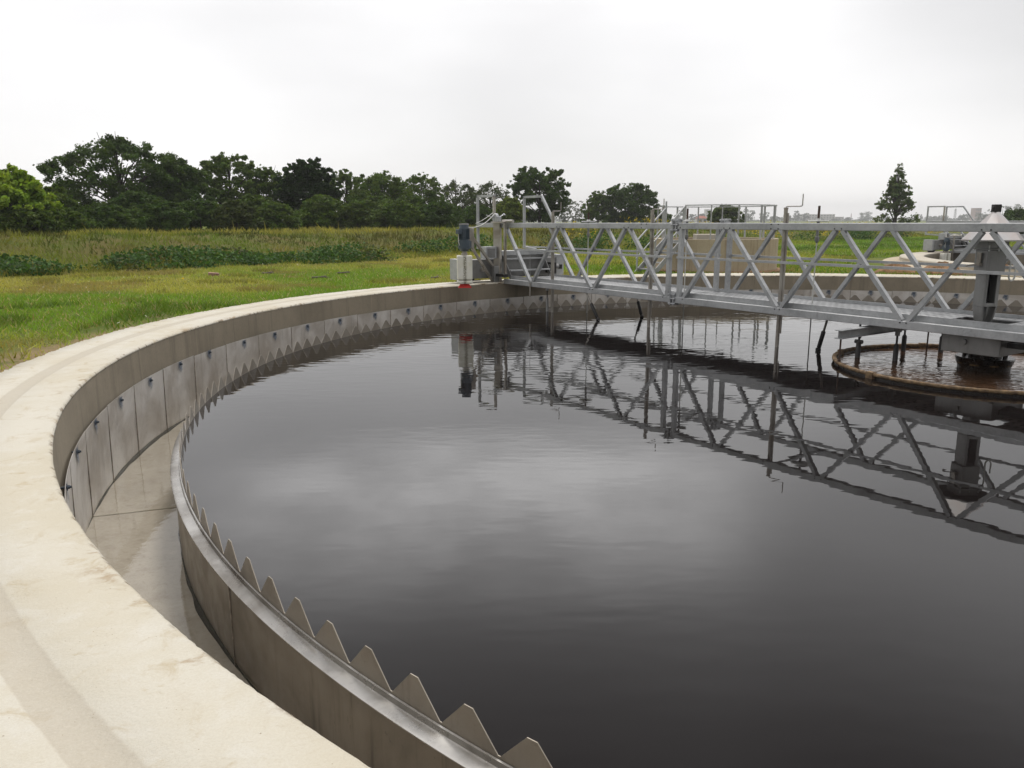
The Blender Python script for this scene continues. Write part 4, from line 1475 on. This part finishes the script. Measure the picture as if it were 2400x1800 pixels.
ptree('leafy_tree', 'very dark dense round tree in the middle of the left tree row', 'tree', 728, 64, 378, 20, 'round', (0.018, 0.042, 0.006), 22000, GT, leaf=0.17, gap=-0.9, nb=80, twigs=4, blob=(0.24, 0.36), low=0.02)
ptree('leafy_tree', 'thin airy tree right of the very dark round tree', 'tree', 815, 62, 398, 27, 'umbrella', MD, 11000, GT, leaf=0.15, gap=0.4, nb=46, twigs=26, blob=(0.16, 0.28))
ptree('leafy_tree', 'broad mid green tree left of the low airy ones', 'tree', 900, 84, 406, 23, 'broad', MD, 13000, GT, leaf=0.15, gap=0.35, nb=50, twigs=20)
ptree('leafy_tree', 'mid green tree with a rounded shoulder standing before the sparse treetops', 'tree', 985, 66, 408, 25, 'umbrella', MD, 10500, GT, leaf=0.15, gap=0.42, nb=46, twigs=20)
ptree('leafy_tree', 'sparse see-through tree behind the left end frame of the bridge', 'tree', 1070, 66, 428, 29, 'umbrella', (0.06, 0.08, 0.032), 6500, GT, leaf=0.15, gap=0.75, nb=46, twigs=36, blob=(0.16, 0.28))
ptree('leafy_tree', 'sparse see-through tree just left of the big dark tree behind the bridge', 'tree', 1150, 66, 430, 31, 'umbrella', (0.06, 0.08, 0.032), 6500, GT, leaf=0.15, gap=0.75, nb=46, twigs=36, blob=(0.16, 0.28))
ptree('leafy_tree', 'small lime green willow bush seen between the two end frames', 'tree', 1198, 42, 462, 15, 'broad', (0.13, 0.17, 0.03), 8000, GT, leaf=0.14, gap=0.15, nb=40)
ptree('leafy_tree', 'large dark tree rising behind the right end frame of the bridge', 'tree', 1265, 66, 391, 25, 'round', DK, 17000, GT, leaf=0.18, gap=0.25, nb=60, low=0.12)
ptree('leafy_tree', 'dark round tree standing alone left of the pit stairs', 'tree', 1472, 62, 432, 31, 'round', DK, 15000, GT, leaf=0.2, gap=0.2, nb=56, low=0.1)
ptree('leafy_tree', 'smaller dull tree pressed against the left of the lone round tree', 'tree', 1402, 38, 450, 33, 'broad', MD, 7500, GT, leaf=0.2, gap=0.2)
ptree('leafy_tree', 'low dark bushy tree behind the handrails of the stairs', 'tree', 1535, 42, 492, 31, 'broad', MD, 5000, GT, leaf=0.2, gap=0.3)
ptree('leafy_tree', 'rounded green bush seen through the pit railing', 'tree', 1700, 44, 481, 24, 'broad', (0.07, 0.105, 0.02), 7000, GT, leaf=0.2, gap=0.2)
ptree('young_tree', 'young pointed tree standing alone in the open field at the right', 'tree', 2098, 56, 403, 0, 'cone', (0.085, 0.125, 0.035), 6000, None, Y=78, leaf=0.20, gap=0.66, nb=90, twigs=50, blob=(0.12, 0.22), low=0.04)
ptree('leafy_tree', 'big dark green bush rising from the bank at the right edge', 'tree', 2440, 105, 486, 0, 'broad', (0.05, 0.085, 0.018), 14000, GT, Y=74, leaf=0.22, gap=0.1, nb=60)
GU = 'shrubs in front of the tree row'
for px, hw, ty, s, c_, lab in ((250, 95, 478, 15, DK, 'dark low shrub below the tallest tree'),
                               (385, 70, 470, 15, DK, 'dark low shrub below the leaning rounded tree'),
                               (555, 56, 468, 14, (0.055, 0.075, 0.02), 'rounded olive shrub below the feathery tree'),
                               (650, 60, 476, 15, MD, 'low shrub left below the very dark round tree'),
                               (760, 70, 458, 16, MD, 'shrub right below the very dark round tree'),
                               (838, 44, 478, 14, (0.06, 0.09, 0.02), 'small lighter shrub below the thin airy tree'),
                               (930, 66, 470, 16, MD, 'low shrub below the broad mid green tree'),
                               (1030, 70, 474, 17, DK, 'dark shrub just left of the bridge end frame'),
                               (60, 80, 480, 8, (0.07, 0.11, 0.02), 'green shrub at the foot of the bright left tree'),
                               (150, 60, 486, 12, MD, 'small shrub at the foot of the dip between the left trees'),
                               (1120, 60, 484, 18, DK, 'dark shrub behind the winch'),
                               (470, 75, 466, 18, DK, 'dark shrub filling the gap left of the rounded olive shrub'),
                               (600, 70, 456, 20, MD, 'taller shrub behind the rounded olive shrub'),
                               (880, 70, 462, 19, MD, 'shrub behind the small lighter shrub'),
                               (330, 90, 450, 19, DK, 'tall dark shrub under the crown of the tallest tree')):
    ptree('shrub', lab, 'shrub', px, hw, ty, s, 'broad', c_, 7000, GU, leaf=0.15, gap=0.0, nb=36, twigs=0)

# far trees, faded by the haze
GD = 'hazy trees on the horizon'
far = [(1594, 17, 491, 700), (1622, 12, 501, 900), (1643, 12, 500, 900), (1754, 17, 489, 750), (1793, 13, 497, 950), (1816, 11, 507, 1000),
       (1846, 11, 504, 1050), (1866, 9, 495, 1050), (1887, 11, 500, 1050), (1722, 9, 503, 1000), (1990, 9, 510, 1150), (2030, 21, 497, 1100),
       (2152, 12, 503, 1150), (2185, 17, 507, 1150), (2212, 14, 506, 1150), (1350, 22, 470, 220), (1325, 16, 482, 260), (2262, 17, 504, 1000),
       (2300, 17, 500, 800), (2322, 18, 492, 750), (2348, 20, 484, 700), (2378, 22, 480, 700), (1560, 14, 500, 900), (1675, 12, 503, 1000), (1920, 12, 511, 1150), (1960, 10, 513, 1150)]
ORD = ('first', 'second', 'third', 'fourth', 'fifth', 'sixth', 'seventh', 'eighth', 'ninth', 'tenth')
n_side = {}
for px, hw, ty, Y in sorted(far):
    side = ('left of the pit railing' if px < 1580 else 'behind the pit railing' if px < 1820 else 'between the pit and the lone young tree' if px < 2060 else
            'right of the lone young tree' if px < 2270 else 'behind the column hood at the right')
    n_side[side] = n_side.get(side, 0) + 1
    ptree('distant_tree', '%s hazy horizon tree from the left, %s' % (ORD[n_side[side] - 1], side), 'tree', px, hw, ty, 0, 'round' if hw > 12 else 'oval', (0.05, 0.07, 0.025), 1500, GD,
          Y=Y, leaf=1.1 * Y / 900, gap=0.1, nb=26, twigs=0, low=0.12)
# far wood closing the horizon: nobody could count it
P = []
for px in np.arange(-100, 2600, 2.2):
    Y = 1250 + 60 * math.sin(px * .013)
    x = (px - 1200) / 1870.0 * Y
    hgt = 3.2 + 1.8 * math.sin(px * 0.031) + 1.4 * math.sin(px * .083 + 1) + 0.9 * math.sin(px * .21)
    for k in range(16):
        P.append((x + random.gauss(0, 2.2), Y + random.gauss(0, 6), 0.6 + max(0.6, hgt) * random.random() ** .7))
P = np.array(P)
V, F, CC = leaf_quads(P, 2.4, np.array([[0.05, 0.07, 0.025]]) * rng.uniform(.7, 1.3, (len(P), 1)), 0.2, 0.9)
fw = np_mesh('far_wood', V, F, 'leaf', CC)
tag(fw, 'low hazy belt of woodland along the horizon', 'wood', kind='stuff')


# grass: blades on the lawn, tall weeds on the bank
def blades(P, h, wdt, cols, lean=0.35):
    n_ = len(P)
    a = rng.uniform(0, 2 * np.pi, n_)
    sx = np.c_[np.cos(a), np.sin(a), np.zeros(n_)] * (wdt * .5)[:, None]
    tip = np.c_[rng.normal(size=(n_, 2)) * (lean * h)[:, None], h]
    V = np.stack([P - sx, P + sx, P + tip], 1).reshape(-1, 3)
    F = np.arange(3 * n_).reshape(-1, 3)
    return V, F, np.repeat(np.clip(cols, 0.002, 1), 3, axis=0)


def scatter(n_, xr, yr, cond):
    p = np.c_[rng.uniform(*xr, n_), rng.uniform(*yr, n_)]
    t_ = p[:, 0] / np.maximum(p[:, 1], .1)
    vis = ((t_ > -0.78) & (t_ < 0.78) & (p[:, 1] > 0)) | (np.hypot(p[:, 0], p[:, 1]) < 15)
    d1 = np.hypot(p[:, 0] - CX, p[:, 1] - CY)
    d2 = np.hypot(p[:, 0] - C2[0], p[:, 1] - C2[1])
    d3 = np.hypot(p[:, 0] - PX, p[:, 1] - PY)
    okk = vis & (d1 > 10.5) & (d2 > 11.9) & (d3 > PR + .1) & cond(p)
    return p[okk]


P = scatter(560000, (-22, 14), (-3, 44), lambda p: (bank_s(p[:, 0], p[:, 1]) < 2) & (rng.uniform(size=len(p)) < np.clip(20 / np.hypot(p[:, 0], p[:, 1]), 0, 1)))
nz1, nz2 = snoise(P, 0.55), snoise(P + 50, 2.2)
bare = snoise(P + 9, 0.8) + 0.4 * nz2
dist1 = np.hypot(P[:, 0] - CX, P[:, 1] - CY)
kp = (bare < 1.7) & ((dist1 > 11.75 + .25 * nz2) | (rng.uniform(size=len(P)) < .3))
P, nz1, nz2 = P[kp], nz1[kp], nz2[kp]
f = sstep((nz1 + 0.35 * nz2 + 0.7) / 1.6)[:, None]
lift = sstep((np.hypot(P[:, 0] - CX, P[:, 1] - CY) - 17) / 9)[:, None]
col_ = (1 - f) * np.array([[0.130, 0.225, 0.022]]) + f * np.array([[0.30, 0.295, 0.068]])
col_ = col_ * (1 - .6 * lift) + np.array([[0.33, 0.285, 0.085]]) * .6 * lift
col_ = col_ * rng.uniform(0.78, 1.16, (len(P), 1)) * 1.34
dry = rng.uniform(size=len(P)) < 0.08
col_[dry] = np.array([0.46, 0.38, 0.20])
dk = nz2 > 1.0
col_[dk] *= 0.6
nb_ = snoise(P + 140, 1.0) + .6 * snoise(P + 61, 3.1)
brn = sstep((nb_ - .7) / .8)[:, None]
col_ = col_ * (1 - .6 * brn) + np.array([[0.27, 0.195, 0.095]]) * .6 * brn
z = ground_h(P[:, 0], P[:, 1])
d = np.hypot(P[:, 0], P[:, 1])
V, F, CC = blades(np.c_[P, z - .01], rng.uniform(0.04, 0.10, len(P)) * (1 + .7 * (nz2 > .8)), 0.010 + 0.0010 * d, col_, 0.6)
lg_ = np_mesh('lawn_grass', V, F, 'blade', CC)
tag(lg_, 'short patchy grass growing on the lawn around the tank', 'grass', kind='stuff')

# field at the right, coarser
P = scatter(110000, (2, 60), (20, 78), lambda p: bank_s(p[:, 0], p[:, 1]) < 3)
nz1 = snoise(P, 0.35)
f = sstep((nz1 + 0.8) / 1.6)[:, None]
col_ = ((1 - f) * np.array([[0.12, 0.225, 0.022]]) + f * np.array([[0.24, 0.29, 0.05]])) * rng.uniform(.7, 1.2, (len(P), 1)) * (1 + .25 * snoise(P + 8, 1.2)[:, None])
V, F, CC = blades(np.c_[P, ground_h(P[:, 0], P[:, 1]) - .01], rng.uniform(0.06, 0.16, len(P)) * (1 + (nz1 > .9)), np.full(len(P), .07), col_, .5)
fg = np_mesh('field_grass', V, F, 'blade', CC)
tag(fg, 'longer green grass on the open field behind the tanks', 'grass', kind='stuff')

# dandelion and daisy specks in the lawn
P = scatter(600, (-16, 8), (6, 34), lambda p: (snoise(p, 0.9) > 0.75) & (bank_s(p[:, 0], p[:, 1]) < 0))
yl = rng.uniform(size=len(P)) < .3
cc = np.where(yl[:, None], np.array([[0.75, 0.5, 0.02]]), np.array([[0.6, 0.6, 0.52]]))
V, F, CC = leaf_quads(np.c_[P, ground_h(P[:, 0], P[:, 1]) + rng.uniform(.05, .11, len(P))], 0.045, cc, 0.8, 1.0)
ff = np_mesh('lawn_flowers', V, F, 'blade', CC)
tag(ff, 'tiny white and yellow flowers scattered through the lawn', 'flowers', kind='stuff')

# tall grass and dry stalks on the bank
P = scatter(620000, (-32, 62), (18, 84), lambda p: (bank_s(p[:, 0], p[:, 1]) > -0.2) & (bank_s(p[:, 0], p[:, 1]) < 10) & (rng.uniform(size=len(p)) < np.clip(28 / np.hypot(p[:, 0], p[:, 1]), 0, 1) ** 1.5))
s_ = bank_s(P[:, 0], P[:, 1])
n1, n2 = snoise(P, 0.45), snoise(P + 20, 1.5)
f = sstep((n1 + 0.5 * n2 + .8) / 1.8)[:, None]
col_ = (1 - f) * np.array([[0.110, 0.160, 0.022]]) + f * np.array([[0.205, 0.215, 0.040]])
brown = sstep((n2 + 0.9 * n1 - 0.1) / 1.0)[:, None] * sstep(1 - np.abs(s_ - 2.5) / 2.2)[:, None]
col_ = col_ * (1 - .55 * brown) + np.array([[0.25, 0.17, 0.095]]) * .55 * brown
dkb = sstep((snoise(P + 77, 0.8) + .5 * snoise(P + 7, 2.0) + .15) / .9)[:, None] * sstep((s_ - 3.0) / 1.2)[:, None] * sstep((7.2 - s_) / .8)[:, None]
col_ = col_ * (1 - .7 * dkb) + np.array([[0.075, 0.070, 0.022]]) * .7 * dkb
crest = sstep((s_ - 6.2) / 1.2)[:, None]
col_ = col_ * (1 - .6 * crest) + np.array([[0.30, 0.26, 0.075]]) * .6 * crest
col_ *= 1.06 * rng.uniform(0.75, 1.22, (len(P), 1)) * (1 + 0.28 * snoise(P + 3, 4.0)[:, None])
hh = rng.uniform(0.10, 0.28, len(P)) * (1 + 0.35 * n1.clip(-1, 1) + 0.4 * brown[:, 0])
tall = rng.uniform(size=len(P)) < 0.008
hh[tall] *= 2.2
dd = np.hypot(P[:, 0], P[:, 1])
V, F, CC = blades(np.c_[P, ground_h(P[:, 0], P[:, 1]) - .03], hh, 0.018 + 0.0009 * dd, col_, 0.4)
bg_ = np_mesh('bank_grass', V, F, 'blade', CC)
tag(bg_, 'tall rough grass and dry stalks covering the long bank', 'grass', kind='stuff')

# leafy weeds along the foot of the bank
P = scatter(120000, (-32, 40), (18, 72), lambda p: (bank_s(p[:, 0], p[:, 1]) > -0.9) & (bank_s(p[:, 0], p[:, 1]) < 2.6))
s_ = bank_s(P[:, 0], P[:, 1])
n1 = snoise(P + 5, 0.7) + .35 * snoise(P, 1.9)
kp = (n1 > 0.35 + 0.5 * np.abs(s_ - 0.9) - 1.25 * sstep((-1 - P[:, 0]) / 5) + 0.35 * (snoise(P + 31, 0.35) > .5))
P, s_, n1 = P[kp], s_[kp], n1[kp]
hm = np.clip(0.40 + 0.40 * n1, 0.2, 1.15) * np.clip(1.2 - 0.35 * np.abs(s_ - .9), .3, 1.1)
reps = 6
P3 = np.repeat(P, reps, 0) + rng.normal(size=(len(P) * reps, 2)) * .12
zz = np.repeat(hm, reps) * rng.uniform(0.05, 1, len(P3))
base = np.array([[0.045, 0.100, 0.018]]) * rng.uniform(0.55, 1.5, (len(P3), 1))
lo = snoise(P3 + 13, 0.9) + .3 * rng.normal(size=len(P3)) > 0.75
base[lo] = np.array([0.085, 0.095, 0.03]) * rng.uniform(.7, 1.2, (lo.sum(), 1))
V, F, CC = leaf_quads(np.c_[P3, ground_h(P3[:, 0], P3[:, 1]) + zz], 0.13, base, 0.4, .7)
wd = np_mesh('bank_weeds', V, F, 'leaf', CC)
tag(wd, 'dark green leafy weeds along the foot of the bank', 'weeds', kind='stuff')

# yellow wildflowers on the right bank
P = scatter(42000, (3, 62), (40, 90), lambda p: (bank_s(p[:, 0], p[:, 1]) > 1.5) & (bank_s(p[:, 0], p[:, 1]) < 14) & (snoise(p + 3, 0.4) > 0.45))
V, F, CC = leaf_quads(np.c_[P, ground_h(P[:, 0], P[:, 1]) + rng.uniform(.3, .75, len(P))], 0.12, np.tile([[0.50, 0.40, 0.03]], (len(P), 1)) * rng.uniform(.5, 1.1, (len(P), 1)), .5, .9)
yf = np_mesh('yellow_wildflowers', V, F, 'blade', CC)
tag(yf, 'yellow wildflowers along the top of the bank behind the bridge', 'flowers', kind='stuff')


# loose soil, sticks and stones
def mound(name, label, x, y, r, h, mat='dirt', grp=None):
    n1, n2 = 10, 28
    V = [(0, 0, h)]
    for i in range(1, n1 + 1):
        f = i / n1
        for j in range(n2):
            a = 2 * math.pi * j / n2
            k = 1 + 0.18 * math.sin(3 * a + x) + 0.1 * math.sin(7 * a + y)
            V.append((r * f * k * math.cos(a), r * f * k * math.sin(a) * .8, h * (1 - f * f) * (1 + random.uniform(-.22, .22)) - (0.08 if i == n1 else 0)))
    F = [(0, 1 + j, 1 + (j + 1) % n2) for j in range(n2)]
    for i in range(n1 - 1):
        for j in range(n2):
            F.append((1 + i * n2 + j, 1 + (i + 1) * n2 + j, 1 + (i + 1) * n2 + (j + 1) % n2, 1 + i * n2 + (j + 1) % n2))
    mb = MB()
    mb.v, mb.f = V, F
    o = mb.build(name, mat)
    o.location = (x, y, float(ground_h(np.array([x]), np.array([y]))[0]))
    tag(o, label, 'mound', grp)
    return o


GM = 'heaps of loose soil by the second tank'
mound('soil_heap', 'low heap of orange brown soil before the second tank, leftmost of the heaps', 11.35, 23.2, 0.62, 0.30, grp=GM)
mound('soil_heap', 'low heap of orange brown soil before the second tank, middle of the heaps', 12.55, 22.9, 0.66, 0.32, grp=GM)
mound('soil_heap', 'low heap of orange brown soil before the second tank, rightmost of the heaps', 13.75, 22.3, 0.7, 0.30, grp=GM)
GB = 'old boards lying in the grass'
simple('old_wood', (0.085, 0.062, 0.045), 0.9, 0, 0.25, 20)
for (px, y2, lw, lab) in ((492, 641, 0.30, 'small rust red brick lying in the grass below the bank weeds'),):
    d = 1.55 * 1870 / (y2 - 518)
    x, y = (px - 1200) / 1870 * d, d
    bo = MB().box(-lw / 2, lw / 2, -.07, .07, -.02, .10).build('brick', 'pink_brick', bevel=.01)
    bo.location = (x, y, float(ground_h(np.array([x]), np.array([y]))[0]))
    bo.rotation_euler = (0.1, 0.1, 0.5)
    tag(bo, lab, 'brick')
for (px, y2, lw, rz, lab) in ((620, 638, 0.55, 0.1, 'weathered broken board lying alone in the lawn, leftmost of the boards'),
                              (745, 645, 0.75, 0.25, 'weathered board lying in the lawn, longest of the boards'),
                              (800, 636, 0.6, -0.1, 'weathered board lying in the lawn farthest from the tank'),
                              (1020, 645, 0.4, 0.2, 'short weathered board lying in the lawn nearest the bridge')):
    d = 1.55 * 1870 / (y2 - 518)
    x, y = (px - 1200) / 1870 * d, d
    bo = MB()
    bo.beam((-lw / 2, 0, .02), (lw / 2, 0.05, .06), 0.03, 0.11, (0, 0, 1))
    bo.beam((-lw / 4, -.15, .05), (lw / 3, 0.22, .09), 0.03, 0.08, (0, 0, 1))
    bo.beam((-lw / 2.2, .12, .03), (lw / 5, 0.16, .03), 0.03, 0.07, (0, 0, 1))
    bo = bo.build('board', 'old_wood', bevel=.004)
    bo.location = (x, y, float(ground_h(np.array([x]), np.array([y]))[0]) + .02)
    bo.rotation_euler = (0.05, 0.06, rz)
    bo.scale = (0.7, 0.8, 0.6)
    tag(bo, lab, 'board', GB)


# ------------------------------------------------------------------ far buildings
def building(name, label, cat, px0, px1, ytop, Y, wall, floors, bays, depth=12, roof=None, ybase=519):
    x0, x1 = (px0 - 1200) / 1870 * Y, (px1 - 1200) / 1870 * Y
    z1 = 1.8 + (518 - ytop) / 1870 * Y
    t = thing(name, label, cat, ((x0 + x1) / 2, Y, 0.0))
    W = (x1 - x0) / 2
    MB().box(-W, W, 0, depth, 0, z1).build('wall', wall, t)
    if roof:
        mb = MB()
        hr_ = W * .55
        mb.v = [(-W * 1.06, -1, z1), (W * 1.06, -1, z1), (W * 1.06, depth + 1, z1), (-W * 1.06, depth + 1, z1), (-W * .55, depth / 2, z1 + hr_), (W * .55, depth / 2, z1 + hr_)]
        mb.f = [(0, 1, 5, 4), (2, 3, 4, 5), (1, 2, 5), (3, 0, 4), (3, 2, 1, 0)]
        mb.build('roof', roof, t)
    else:
        MB().box(-W - .3, W + .3, -.3, depth + .3, z1 + .002, z1 + .5).build('parapet', wall, t)
    fh = z1 / max(1, floors)
    for i in range(floors):
        for j in range(bays):
            xc = -W + (j + .5) * 2 * W / bays
            zc = (i + .55) * fh
            ww, wh = W / bays * .55, fh * .24
            MB().box(xc - ww, xc + ww, -.06, .05, zc - wh, zc + wh).build('window', 'window_glass', t)
    return t


building('house', 'small house with a pale red hipped roof seen through the pit railing', 'house', 1637, 1659, 513, 520, 'pale_render', 1, 2, 8, 'red_roof')
building('tower_block', 'hazy pale tower block behind the pit railing', 'building', 1655, 1668, 493, 1180, 'pale_render', 5, 3)
building('long_building', 'long low hazy pale building on the horizon left of the young tree', 'building', 1875, 1957, 505, 1200, 'pale_render', 3, 12)
building('hall', 'short hazy pale building on the horizon, left of the chimney', 'building', 1965, 1978, 511, 1200, 'pale_render', 2, 3)
building('brick_tower', 'hazy reddish square tower beside the column hood', 'building', 2285, 2299, 492, 1150, 'pink_brick', 4, 3)
t = thing('chimney', 'thin hazy chimney on the horizon left of the young tree', 'chimney', ((1995 - 1200) / 1870 * 1180, 1180, 0))
MB().tube([(0, 0, 0), (0, 0, 11.0)], [0.75, 0.5], 12).build('shaft', 'pink_brick', t)
MB().tube([(0, 0, 11.0), (0, 0, 11.5)], 0.62, 12).build('cap', 'pale_render', t)
t = thing('lattice_mast', 'thin hazy lattice mast left of the column hood', 'mast', ((2238 - 1200) / 1870 * 900, 900, 0))
ms = MB()
for sx, sy in ((-1, -1), (1, -1), (1, 1), (-1, 1)):
    ms.tube([(sx * .9, sy * .9, 0), (sx * .55, sy * .55, 14)], 0.14, 6)
ms.build('legs', 'stainless_grey', t)
ms = MB()
for k in range(7):
    z = 1 + k * 2
    for a_, b_ in (((-1, -1), (1, -1)), ((1, -1), (1, 1)), ((1, 1), (-1, 1)), ((-1, 1), (-1, -1))):
        f = .9 - .35 * z / 14
        g_ = .9 - .35 * min(14, z + 2) / 14
        ms.tube([(a_[0] * f, a_[1] * f, z), (b_[0] * g_, b_[1] * g_, min(14, z + 2))], 0.08, 5)
ms.build('bracing', 'stainless_grey', t)

# ------------------------------------------------------------------ haze
HZ = True
if HZ:
    hm_, n, b, o = new_mat('haze_air')
    n.nodes.remove(b)
    pv = n.nodes.new('ShaderNodeVolumePrincipled')
    pv.inputs['Color'].default_value = (0.93, 0.94, 0.95, 1)
    pv.inputs['Density'].default_value = 0.0005
    n.links.new(pv.outputs[0], o.inputs['Volume'])
    M['haze_air'] = hm_
    hz_ = MB().box(-1560, 1560, -1560, 1560, -3.5, 31).build('haze', 'haze_air')
    tag(hz_, kind='stuff')
